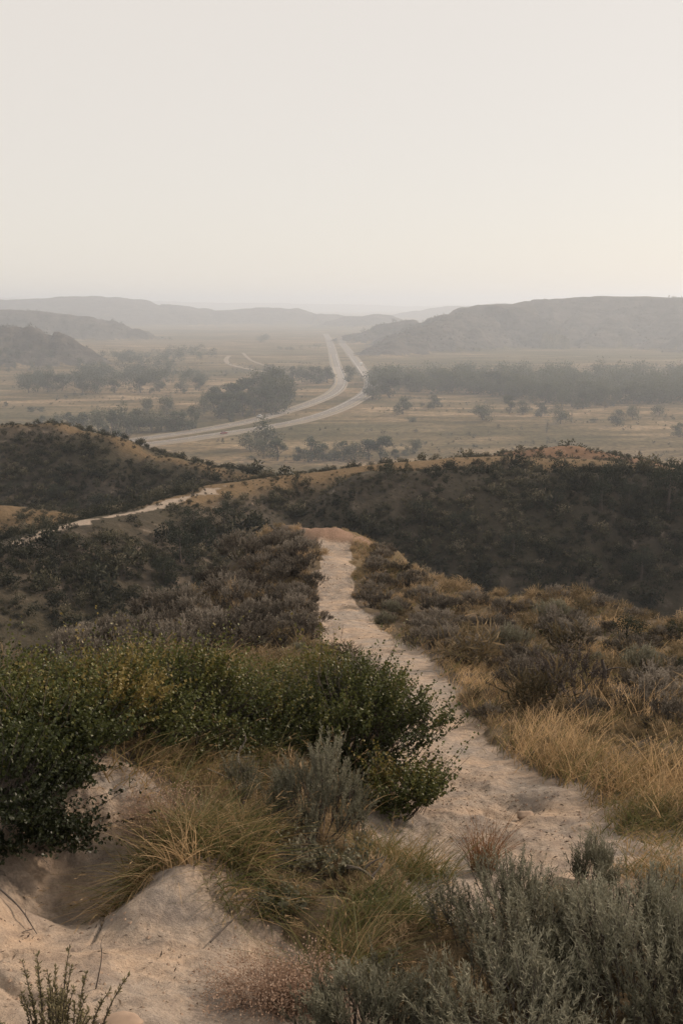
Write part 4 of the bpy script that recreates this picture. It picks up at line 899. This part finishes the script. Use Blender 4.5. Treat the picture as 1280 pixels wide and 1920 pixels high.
for a in [(690,1010,62,"grey sagebrush on the top of the knoll just right of the red earth"),(722,1045,60,"brown sagebrush on the knoll's right rim near its top"),(748,1072,58,"dark sagebrush on the knoll's right rim, second from its top"),(700,1072,52,"brown sagebrush beside the narrow trail near the knoll's top"),(702,1140,84,"large grey sagebrush at the trail's right edge halfway up"),(762,1100,66,"dark sagebrush right of the trail behind the large grey one"),(832,1146,76,"dark sagebrush with a pale top two bushes right of the trail"),
 (790,1212,92,"wide grey sagebrush at the right trail bend"),(922,1206,66,"round grey sagebrush in the middle of the right slope"),(958,1200,40,"small greenish sagebrush touching the round grey one"),(850,1220,60,"low sagebrush between the trail bend and the round grey one"),
 (982,1142,48,"dark sagebrush on the edge of the right shoulder"),(930,1255,64,"sagebrush in the golden grass right of the trail bend"),(1042,1188,76,"low wide sagebrush on the sunny right shoulder"),(1062,1152,30,"pale tiny sagebrush high on the right shoulder"),
 (1175,1218,38,"small dark sagebrush under the shoulder juniper"),(1105,1345,104,"wide grey sagebrush below the dead twisted one"),(1222,1268,104,"large dark sagebrush near the right edge"),(1000,1238,60,"brown sagebrush behind the dead twisted one"),(1066,1236,52,"brown sagebrush right behind the dead twisted one"),
 (1128,1260,46,"small brown sagebrush between the dead one and the right edge"),(912,1350,84,"dark grey sagebrush in the dry grass left of the dead one"),(1200,1310,60,"brown sagebrush below the large dark one near the right edge"),(1272,1345,64,"brown sagebrush cut off by the right edge"),(1140,1180,44,"brown sagebrush left of the shoulder juniper"),(890,1170,44,"brown sagebrush near the drop on the right slope")]:
    sage(a[0], a[1], a[2], a[3], RG)
for a in [(1180,1320,46,"pale silvery shrub in the grass near the right edge"),(1120,1250,56,"pale silvery shrub behind the dead twisted sagebrush"),(722,1172,52,"straw pale shrub beside the trail below the halfway sagebrush"),(120,1262,70,"silvery sagebrush at the left edge above the green bushes"),(165,1255,60,"silvery sagebrush second from the left above the green bushes"),(480,1225,70,"grey sagebrush above the green bushes near the trail"),(560,1232,60,"grey sagebrush left of the trail at the top of the green bush")]:
    sage(a[0], a[1], a[2], a[3], RG if a[0] > 650 else LG, grey_sage)
for a in [(462,1022,62,"sagebrush at the top left corner of the knoll"),(588,1098,66,"sagebrush leaning over the trail's left edge near the top"),(508,1026,52,"brown sagebrush left of the bare red cap of the knoll"),(540,1040,56,"brown sagebrush just below the bare red cap of the knoll"),(560,1072,80,"large brown sagebrush near the knoll top left of the trail"),(470,1172,92,"pale dead sagebrush low on the left slope"),(560,1192,96,"wide brown sagebrush at the trail's left edge by the bend"),(392,1200,92,"wide brown sagebrush above the green bushes"),(600,1165,50,"small sagebrush jutting onto the trail from the left"),(515,1050,66,"brown sagebrush just below the knoll's left top"),(560,1120,70,"brown sagebrush left of the narrow part of the trail"),(330,1200,80,"brown sagebrush low at the left foot of the slope"),(300,1155,70,"brown sagebrush on the knoll's left outline"),(400,1095,66,"brown sagebrush on the knoll's left outline nearer the top")]:
    sage(a[0], a[1], a[2], a[3], LG)
g = np.random.default_rng(9); placed = []
Ps = poly_samples([(455,1025),(545,1025),(585,1060),(590,1150),(560,1200),(480,1230),(250,1245),(90,1250),(200,1185),(330,1130),(400,1075)], 600, g, rmin=8, rmax=45)
for p in Ps:
    d = math.hypot(p[0], p[1])
    if all((p[0] - q[0]) ** 2 + (p[1] - q[1]) ** 2 > .72 ** 2 for q in placed) and len(placed) < 80:
        td, tw = seg_dist(p[:1], p[1:2], TRAIL_W)
        if td[0] < tw[0] + .25: continue
        placed.append(p)
rw = rows(placed, 8, lambda px: -px)
for i, p in enumerate(placed):
        d = math.hypot(p[0], p[1]); s = g.uniform(.9, 1.5)
        place(mid_sage[int(g.integers(len(mid_sage)))], p - np.array([0, 0, .03]), s * g.uniform(.85, 1.2), g.uniform(0, 6), "brown sagebrush on the left slope, %s from the trail in the %s row down" % (rw[i][1], rw[i][0]), "shrub", "dense sagebrush cover left of the trail", s)
n_right = 0
Ps = poly_samples([(700,1020),(790,1090),(880,1125),(1050,1125),(1280,1180),(1280,1380),(1150,1340),(900,1300),(800,1230),(700,1170),(670,1100)], 500, g, rmin=6, rmax=45); placed = []
for p in Ps:
    if all((p[0] - q[0]) ** 2 + (p[1] - q[1]) ** 2 > .95 ** 2 for q in placed) and len(placed) < 60:
        td, tw = seg_dist(p[:1], p[1:2], TRAIL_W)
        if td[0] < tw[0] + .35: continue
        placed.append(p)
rw = rows(placed, 7)
for i, p in enumerate(placed):
        s = g.uniform(.55, 1.0); d = math.hypot(p[0], p[1])
        place((mid_sage + grey_sage[:1])[int(g.integers(len(mid_sage) + 1))], p - np.array([0, 0, .03]), s, g.uniform(0, 6), "small sagebrush on the right slope, %s from the trail in the %s row down" % (rw[i][1], rw[i][0]), "shrub", "small sagebrush scattered right of the trail", s)
# dead twisted sagebrush
M_deadsage = leaf_mat("dead_sage_twig", [(0, (0.035, 0.028, 0.024)), (.5, (0.085, 0.068, 0.058)), (1, (0.16, 0.13, 0.112))], .05, .9)
ds = make_bush("dead_sagebrush", 140, .36, .42, 10, 130, 14, (.030, .010, 'sage'), M_deadsage, M_bark, spike=.10, up=.45, lean=(-.35, 0))
p = hit1(1085, 1322, rmin=5); ds.location = p; tag(ds, "dark twisted dead sagebrush with a bare leaning trunk right of the trail", "shrub")
g = np.random.default_rng(3); ln = [curve(np.array([.05, 0, -.05]), np.array([.16, .02, .36]), np.array([.07, 0, 0]), 6), curve(np.array([.02, 0, 0]), np.array([-.2, .05, .3]), np.array([-.02, 0, -.05]), 6), curve(np.array([.15, .02, .25]), np.array([.34, 0, .30]), np.array([0, 0, .02]), 5)]
V, Fq = tubes(ln, [np.linspace(.028, .012, 6), np.linspace(.022, .008, 6), np.linspace(.008, .003, 5)], 6); link("trunk", mesh_from("dead_trunk", V, Fq, [M_bark], smooth=True), ds); ds.scale = (1.25,) * 3

# ------------------------------------------------------------------ foreground bushes
def spot(px, r): 
    az = math.atan2((px - CX) / FPX, cos(PITCH))
    for _ in range(3):
        x, y = r * sin(az), r * cos(az); z = float(ground_z(x, y)); az += (px - to_px((x, y, z))[0]) / FPX
    x, y = r * sin(az), r * cos(az); return np.array([x, y, float(ground_z(x, y))])
GB = "leafy green bushes left of the trail"
def gbush(seed, px, r, R, H, flat, label, shoots, lobes=16, droop=0.0, off=(0, 0), leaf=(.0235, .0155, 'leaf'), per=16):
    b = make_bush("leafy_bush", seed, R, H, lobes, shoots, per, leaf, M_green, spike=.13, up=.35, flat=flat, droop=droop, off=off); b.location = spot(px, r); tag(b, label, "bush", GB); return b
gbush(201, 640, 5.6, .59, .60, 1.0, "large rounded green bush crowding the trail from the left", 1700, 30)
gbush(202, 480, 5.4, .46, .27, 1.0, "green bush left behind the large rounded one", 900, 18)
gbush(203, 335, 5.15, .48, .38, .9, "wide green bush in the middle of the left bank", 1000, 20)
gbush(204, 180, 4.75, .46, .24, .9, "green bush toward the left edge on top of the bank", 1000, 20)
gbush(205, 10, 4.65, .42, .17, .9, "green bush at the left edge of the bank", 800, 16)
gbush(210, 110, 4.4, .30, .16, .8, "green bush on the lip of the sandy hollow beside the hanging one", 560, 11, droop=.35, off=(0, -.08))
gbush(206, 15, 4.12, .33, .22, .8, "green bush hanging over the sandy hollow at the left edge", 800, 14, droop=.75, off=(.02, -.14))
gbush(207, 755, 5.05, .24, .24, .8, "small leafy shoot at the right foot of the large green bush", 320, 9)
gbush(208, 560, 7.6, .45, .36, .9, "green bush behind the top of the large rounded one", 420, 12)
gbush(209, 240, 8.0, .6, .32, .9, "dark green bush behind the bank at left", 420, 12)
d1 = make_bush("sagebrush", 230, .40, .46, 12, 420, 20, (.030, .007, 'sage'), M_sageb, spike=.15, up=.85); d1.location = spot(680, 6.7); tag(d1, "dark upright sagebrush rising behind the large green bush beside the trail", "shrub")
# silver sagebrush close to the camera
def nsage(seed, px, r, R, H, shoots, lobes, label, per=44, leaf=(.024, .0038, 'sage'), **k):
    b = make_bush("silver_sagebrush", seed, R, H, lobes, shoots, per, leaf, M_sage, spike=k.pop('spike', .11), up=k.pop('up', .72), **k); b.location = spot(px, r); tag(b, label, "shrub", "silver sagebrush close by"); return b
nsage(301, 990, 2.92, .30, .15, 560, 17, "large silver-green sagebrush in the lower right beside the russet tuft")
nsage(302, 1190, 2.75, .32, .22, 560, 17, "dark silver-green sagebrush filling the lower right corner")
nsage(303, 1270, 2.45, .26, .19, 330, 12, "silver-green sagebrush at the right edge of the bottom corner")
nsage(304, 690, 2.3, .22, .09, 300, 12, "pale grey sagebrush at the bottom edge below the big one", spike=.09)
nsage(305, 590, 3.95, .26, .36, 360, 13, "upright silver sagebrush on the hummock beside the green grass")
nsage(306, 455, 4.35, .10, .22, 60, 4, "small silver sagebrush sprig left of the upright one")
nsage(307, 1110, 3.5, .11, .20, 90, 4, "dark green upright sprig standing above the lower right sagebrush")
nsage(308, 960, 2.25, .28, .08, 300, 12, "shadowed sagebrush at the bottom edge in the lower right")

M_forb = leaf_mat("grey_forb_leaf", [(0, (0.055, 0.055, 0.038)), (.5, (0.13, 0.128, 0.085)), (1, (0.24, 0.22, 0.155))], .25, .7)
for sd, px, r, R, H, lab in [(401, 575, 3.55, .10, .09, "low grey-green forb at the foot of the upright silver sagebrush"), (402, 640, 3.6, .09, .08, "low grey-green forb on the dirt bank beside the root"), (403, 525, 3.25, .08, .07, "small grey forb under the lower green grass clump"), (404, 690, 3.65, .10, .08, "dusty forb between the root and the green grass tuft")]:
    b = make_bush("forb", sd, R, H, 7, 60, 9, (.022, .013, 'leaf'), M_forb, spike=.05, up=.4); b.location = spot(px, r); tag(b, lab, "plant", "low forbs on the hummock")

# ------------------------------------------------------------------ grasses
g = np.random.default_rng(21)
def clump(name, pts, hmean, lean, tint, label, cat="grass", W=.004, mat=None, heads=.07, group="grass tufts close by", curl=.7, splay=.4, seg=5, hl=.05):
    n = len(pts); c = pts.mean(0); H = hmean * g.uniform(.45, 1.35, n); L = np.tile(np.array(lean, float), (n, 1)) + g.normal(0, .30, (n, 3)) * np.array([1, 1, 0])
    T = tint + g.normal(0, .24, n)
    V, Fq, tt, tips, dirs = blades(pts - c, H, L, W * g.uniform(.6, 1.3, n), g, T, seg, curl, splay)
    o = link(name, mesh_from(name, V, Fq, [mat or M_grass], tt)); o.location = c; tag(o, label, cat, group)
    k = g.random(n) < heads
    if k.any():
        V, Fq, tt = seedheads(tips[k], dirs[k], g, hl, .0035, .72); sh = link("seed_heads", mesh_from("seed_heads", V, Fq, [mat or M_grass], np.clip(tt, 0, 1)), o); sh["kind"] = "stuff"
    return o
def disc(px, r, R, n, flat=1.0):
    c = spot(px, r); a = g.uniform(0, 2 * pi, n); q = R * np.sqrt(g.random(n)); x = c[0] + np.cos(a) * q; y = c[1] + np.sin(a) * q * flat; return np.stack([x, y, ground_z(x, y) - .01], 1)
clump("grass_clump", np.vstack([disc(310, 3.7, .17, 700), disc(420, 3.62, .19, 900), disc(380, 3.85, .2, 450)]), .21, (.14, -.12, 0), .42, W=.0046, curl=.6, label="large drooping green-gold grass clump on the hummock")
clump("grass_clump", disc(470, 3.32, .16, 420), .18, (.2, -.35, -.1), .36, "lower green grass clump hanging down the sandy bank", curl=1.0)
clump("grass_clump", disc(265, 3.55, .14, 420), .17, (-.30, -.50, -.25), .60, "dry brown grass fringe at the left edge of the hummock", curl=1.1)
clump("grass_clump", disc(345, 3.42, .06, 60), .22, (-.35, -.2, 0), .95, "straw-coloured dead stalks sticking out of the hummock", curl=.2, splay=.5, heads=0)
clump("grass_clump", np.vstack([disc(740, 3.95, .16, 420), disc(800, 3.85, .11, 260)]), .19, (.05, 0, 0), .36, "green grass tuft at the trail edge right of the upright sagebrush", curl=.5)
clump("grass_clump", np.vstack([disc(690, 3.15, .15, 300), disc(770, 3.2, .12, 220), disc(640, 2.95, .10, 150)]), .20, (.2, .05, 0), .24, "dark green grass at the left foot of the lower right sagebrush")
clump("grass_clump", disc(620, 2.75, .12, 260), .24, (.25, .1, 0), .38, "green grass beside the pink seed plume at the bottom")
clump("grass_clump", disc(905, 4.15, .055, 260), .24, (0, 0, 0), .5, "upright russet bunch of grass standing on the sandy trail", mat=M_russet, curl=.12, splay=.22, heads=0, W=.0035)
clump("grass_clump", disc(1265, 3.9, .22, 420), .17, (-.1, -.1, 0), .55, "olive and gold grass at the right edge beside the sand")
clump("grass_clump", disc(380, 4.75, .36, 130, .4), .2, (.15, -.25, 0), .48, "long dry grass drooping under the green bushes on the bank", curl=.8)
clump("grass_clump", disc(190, 4.7, .3, 110, .4), .24, (.25, -.2, 0), .50, "thin grass under the bushes left on the bank", curl=.8)
clump("grass_clump", disc(640, 4.75, .12, 60), .34, (.0, -.1, 0), .62, "tall thin grass stalks in front of the large green bush", curl=.3, heads=.6)
# pink airy seed plumes
def plume(px, r, R, H, n, label):
    base = disc(px, r, R * .35, n); c = base.mean(0); th = g.uniform(0, 2 * pi, n)
    V, Fq, tt, tips, dirs = blades(base - c, np.full(n, H) * g.uniform(.5, 1.1, n), np.tile([0., -.15, 0], (n, 1)), np.full(n, .0016), g, np.full(n, .3), 4, .5, .7)
    o = link("seed_plume", mesh_from("seed_plume", V, Fq, [M_plume], tt)); o.location = c; tag(o, label, "grass", "airy seed plumes")
    m = 60; P = np.repeat(tips, m, 0) + g.normal(0, 1, (n * m, 3)) * np.array([.035, .035, .03]); 
    V, Fq = leaves(P, rdir(len(P), g), .0075, .006, g); link("seeds", mesh_from("seeds", V, Fq, [M_plume], np.repeat(np.clip(.6 + g.normal(0, .22, len(P)), 0, 1), 4)), o)
    tw = [np.array([tips[i] - dirs[i] * .05, P[i * m + q]]) for i in range(n) for q in range(0, m, 3)]
    V, Fq = tubes(tw, [np.array([.0005, .0003])] * len(tw), 3); link("twiglets", mesh_from("twiglets", V, Fq, [M_plume], np.full(len(V), .35)), o)
plume(540, 2.6, .24, .17, 120, "pink airy seed plume at the bottom in the middle")
plume(290, 3.98, .20, .20, 60, "pink airy seed plume behind the green-gold grass clump")
# upright wormwood in the bottom left corner
def wormwood(px, r, n, H, label):
    c = spot(px, r); root = bpy.data.objects.new("wormwood_plant", None); C.objects.link(root); root.location = c; tag(root, label, "plant")
    ln, rd, P, D, T = [], [], [], [], []
    for i in range(n):
        a = g.uniform(0, 2 * pi); h = H * g.uniform(.55, 1.1); b0 = np.array([cos(a) * 1.3, sin(a) * .8, 0]) * g.uniform(0, .115); b1 = b0 * g.uniform(1.1, 1.7) + np.array([g.normal(0, .012), g.normal(0, .012), h])
        L = curve(b0 - [0, 0, .02], b1, np.array([cos(a), sin(a), 0]) * -.015, 7); ln.append(L); rd.append(np.linspace(.0028, .0009, 7))
        m = 75; t = g.uniform(.15, 1, m); k = np.clip((t * 6).astype(int), 0, 5); f = (t * 6 - k)[:, None]; P.append(L[k] * (1 - f) + L[k + 1] * f)
        D.append(unit(L[6] - L[0]) * .8 + rdir(m, g) * .7); T.append(np.clip(.35 + .3 * t + g.normal(0, .15, m), 0, 1))
    V, Fq = tubes(ln, rd, 4); link("stems", mesh_from("stems", V, Fq, [M_bark]), root)
    P, D, T = np.vstack(P), np.vstack(D), np.concatenate(T); V, Fq = leaves(P, D, .014 * g.uniform(.5, 1.2, len(P)), .005, g)
    M_w = leaf_mat("wormwood_leaf", [(0, (.07, .062, .032)), (.5, (.17, .15, .08)), (1, (.30, .25, .15))], .25, .7); link("leaves", mesh_from("leaves", V, Fq, [M_w], np.repeat(T, 4)), root)
wormwood(98, 2.36, 36, .18, "spiky upright wormwood plant in the bottom left corner on the sand")
# golden grass along the right of the trail: a mass of blades
def grass_field(polys, lab, nm="grass", mat=None, heads=.15):
    parts = []
    for poly, n, h, tint, curl, W in polys:
        # tufts: cluster the blades
        tc = poly_samples(poly, max(8, n // 38), g, rmin=3.0, rmax=60); w = g.integers(0, len(tc), n); spread = .07 + .004 * np.hypot(tc[w, 0], tc[w, 1])
        x = tc[w, 0] + g.normal(0, 1, n) * spread; y = tc[w, 1] + g.normal(0, 1, n) * spread
        td, tw = seg_dist(x, y, TRAIL_W); k = (td > tw * .82 + .05 * g.normal(size=n)); x, y, w = x[k], y[k], w[k]; m = len(x)
        P = np.stack([x, y, ground_z(x, y) - .01], 1); tt = tint + g.normal(0, .17, len(tc))[w] + g.normal(0, .13, m)
        V, Fq, t, tips, dirs = blades(P, h * (g.lognormal(0, .25, len(tc)))[w] * g.uniform(.35, 1.25, m), np.tile([.10, -.08, 0], (m, 1)) + g.normal(0, .18, (m, 3)) * np.array([1, 1, 0]), W * g.uniform(.6, 1.3, m), g, tt, 3, curl, .30)
        parts.append((V, Fq, t)); k = g.random(m) < heads
        if k.any(): V, Fq, t = seedheads(tips[k], dirs[k], g, .05, .004, tint + .15); parts.append((V, Fq, t))
    V, Fq, T = merge(parts); tag(link(nm, mesh_from(nm, V, Fq, [mat or M_grass], np.clip(T, 0, 1))), lab, "grass", kind="stuff")
grass_field([
 ([(920,1395),(1000,1385),(1140,1420),(1280,1440),(1340,1500),(1280,1530),(1150,1495),(1060,1475),(970,1430)], 4200, .20, .66, .45, .0050),
 ([(900,1380),(1000,1375),(1140,1410),(1280,1430),(1340,1500),(1280,1530),(1150,1495),(1060,1475),(960,1425)], 650, .29, .95, .15, .0060),
 ([(740,1225),(880,1250),(1010,1300),(1280,1330),(1280,1400),(900,1370),(830,1330)], 500, .26, .92, .2, .0070),
 ([(1060,1500),(1150,1490),(1320,1530),(1320,1575),(1150,1560),(1060,1550)], 2600, .11, .42, .7, .0045),
 ([(760,1240),(880,1230),(1000,1290),(1010,1340),(900,1330),(860,1380),(800,1300)], 2300, .18, .70, .4, .006),
 ([(860,1330),(960,1330),(1280,1370),(1280,1420),(1000,1390),(880,1410)], 1500, .16, .55, .5, .005),
], "golden dry grass lining the right side of the trail")
grass_field([
 ([(690,1150),(760,1180),(900,1210),(1280,1230),(1280,1330),(1000,1290),(800,1240),(720,1200)], 2600, .18, .56, .6, .008),
 ([(880,1130),(1050,1122),(1180,1150),(1280,1200),(1280,1240),(1000,1210),(900,1190)], 3000, .14, .58, .6, .009),
 ([(660,1010),(690,1000),(790,1090),(880,1140),(830,1170),(700,1140),(655,1080)], 2200, .24, .55, .6, .010),
], "brown and gold grass over the right slope of the knoll")
grass_field([
 ([(450,1030),(580,1040),(600,1090),(590,1160),(540,1210),(300,1230),(180,1225),(330,1130)], 1300, .20, .50, .7, .010),
 ([(150,1250),(560,1230),(600,1260),(300,1290)], 1500, .28, .5, .6, .008),
 ([(200,1440),(520,1400),(560,1480),(480,1520),(240,1480)], 700, .22, .5, .9, .0045),
 ([(640,1560),(800,1560),(860,1640),(760,1690),(660,1650)], 700, .12, .5, .7, .004),
 ([(1180,1580),(1300,1570),(1320,1700),(1220,1720)], 500, .14, .55, .7, .004),
], "thin dry grass between the shrubs left of the trail")
# ------------------------------------------------------------------ stones, twigs, clods
M_stone = plain_mat("pinkish_stone", (.30, .215, .155), .9, .3, 14)
def stone(px, r, s, label, seed, lift=.3):
    import bmesh
    bm = bmesh.new(); bmesh.ops.create_icosphere(bm, subdivisions=3, radius=1); gg = np.random.default_rng(seed); o3 = gg.uniform(0, 50, 3)
    for v in bm.verts:
        c = v.co; f = 1 + .22 * float(vn(c.x * 1.6 + o3[0], c.y * 1.6 + c.z * 1.3 + o3[1], 3)) + .08 * float(vn(c.x * 5 + o3[0], c.y * 5 + c.z * 4, 4)); v.co = (c.x * f * s[0], c.y * f * s[1], c.z * f * s[2])
    me = bpy.data.meshes.new("stone"); bm.to_mesh(me); bm.free(); me.materials.append(M_stone)
    for p_ in me.polygons: p_.use_smooth = True
    o = link("stone", me); p = spot(px, r); o.location = p + np.array([0, 0, s[2] * lift]); tag(o, label, "stone", "stones on the sand")
stone(225, 2.36, (.065, .045, .016), "smooth pinkish stone at the bottom edge beside the wormwood plant", 1)
stone(985, 5.15, (.045, .04, .024), "small grey stone lying in the middle of the sandy trail", 2)
gp = np.random.default_rng(44); parts = []
PP = np.vstack([poly_samples([(0,1720),(200,1690),(450,1860),(400,1915),(0,1915)], 90, gp), poly_samples([(790,1400),(900,1440),(1080,1500),(1100,1580),(900,1650),(830,1560)], 170, gp, rmin=3), poly_samples([(600,1060),(650,1060),(800,1300),(840,1400),(790,1380),(740,1270),(600,1200)], 150, gp, rmin=6)])
for p in PP:
    s = (.004 + .006 * gp.random()) * (.6 + .12 * math.hypot(p[0], p[1])); Vv = np.array([(1, 0, 0), (-1, 0, 0), (0, 1, 0), (0, -1, 0), (0, 0, .8), (0, 0, -.8)]) * s * gp.uniform(.6, 1.3, (6, 1)); parts.append((Vv + p, np.array([(0, 2, 4), (2, 1, 4), (1, 3, 4), (3, 0, 4), (2, 0, 5), (1, 2, 5), (3, 1, 5), (0, 3, 5)]), np.zeros(6)))
V, Fq, T = merge(parts); tag(link("gravel", mesh_from("gravel", V, Fq, [M_stone])), "loose pebbles strewn on the sandy trail and hollow", "gravel", kind="stuff")
# dark leaf litter and dry bits along the trail and on the sand
parts = []; PL = np.vstack([poly_samples([(0,1700),(220,1680),(460,1800),(450,1910),(0,1910)], 160, gp), poly_samples([(790,1400),(900,1440),(1080,1500),(1130,1590),(900,1660),(800,1600)], 420, gp, rmin=3), poly_samples([(600,1060),(650,1060),(800,1300),(840,1400),(790,1380),(740,1270),(600,1200)], 200, gp, rmin=6)])
k = len(PL); sz = (.010 + .022 * gp.random(k) ** 2) * (.7 + .07 * np.hypot(PL[:, 0], PL[:, 1])); dd = rdir(k, gp); dd[:, 2] = np.abs(dd[:, 2]) * .25
V, Fq = leaves(PL + np.array([0, 0, .004]), dd, sz, sz * .28, gp); M_lit = leaf_mat("dry_litter", [(0, (.05, .038, .03)), (.6, (.13, .10, .075)), (1, (.30, .23, .16))], .1, .9)
tag(link("litter", mesh_from("litter", V, Fq, [M_lit], np.repeat(gp.random(k), 4))), "dry leaf bits scattered on the sandy trail and hollow", "litter", kind="stuff")
# bare twigs and roots on the bank
def twig(pts, r0, label, mat=M_dead, branches=3, group="bare twigs and roots"):
    P = np.array(pts); L = catmull(P, 5); ln, rd = [L], [np.linspace(r0, r0 * .35, len(L))]
    for k in range(branches):
        i = int(len(L) * g.uniform(.3, .9)); d = rdir(1, g)[0] * g.uniform(.05, .14); d[2] = abs(d[2]); ln.append(curve(L[i], L[i] + d, rdir(1, g)[0] * .01, 5)); rd.append(np.linspace(r0 * .5, r0 * .15, 5))
    V, Fq = tubes(ln, rd, 5); c = P[0]; o = link("twig", mesh_from("twig", V - c, Fq, [mat], smooth=True)); o.location = c; tag(o, label, "twig", group)
def sp(px, r, h): p = spot(px, r); return p + np.array([0, 0, h])
twig([sp(455,4.55,-.02),sp(452,4.6,.14),sp(447,4.6,.20),sp(465,4.62,.30)], .008, "pale bare twig standing on the bank below the bushes")
twig([sp(390,4.55,.08),sp(430,4.5,.10),sp(460,4.5,.09)], .004, "thin pale stick lying across the bank below the bushes")
twig([sp(645,3.55,.06),sp(680,3.45,.08),sp(720,3.4,.03)], .010, "dark root poking from the bank under the silver sagebrush", M_bark)
twig([sp(0,3.35,.03),sp(40,3.25,.03),sp(70,3.15,.01)], .004, "thin twig lying on the sand at the left edge", M_bark, 2)
twig([sp(395,2.95,.02),sp(450,3.1,.05),sp(500,3.25,.10)], .003, "long thin root trailing down the sandy mound", M_bark, 2)
twig([sp(180,2.6,.0),sp(192,2.6,.08),sp(196,2.6,.13)], .0022, "thin dark stalk standing beside the wormwood plant", M_bark, 1)
# first-of-kind plants that found no place of their own
for o in list(tree_protos) + bush_protos + jun + mid_sage + grey_sage + [snag_proto]:
    if o.name not in protos_used:
        for ch in list(o.children): bpy.data.objects.remove(ch)
        bpy.data.objects.remove(o)
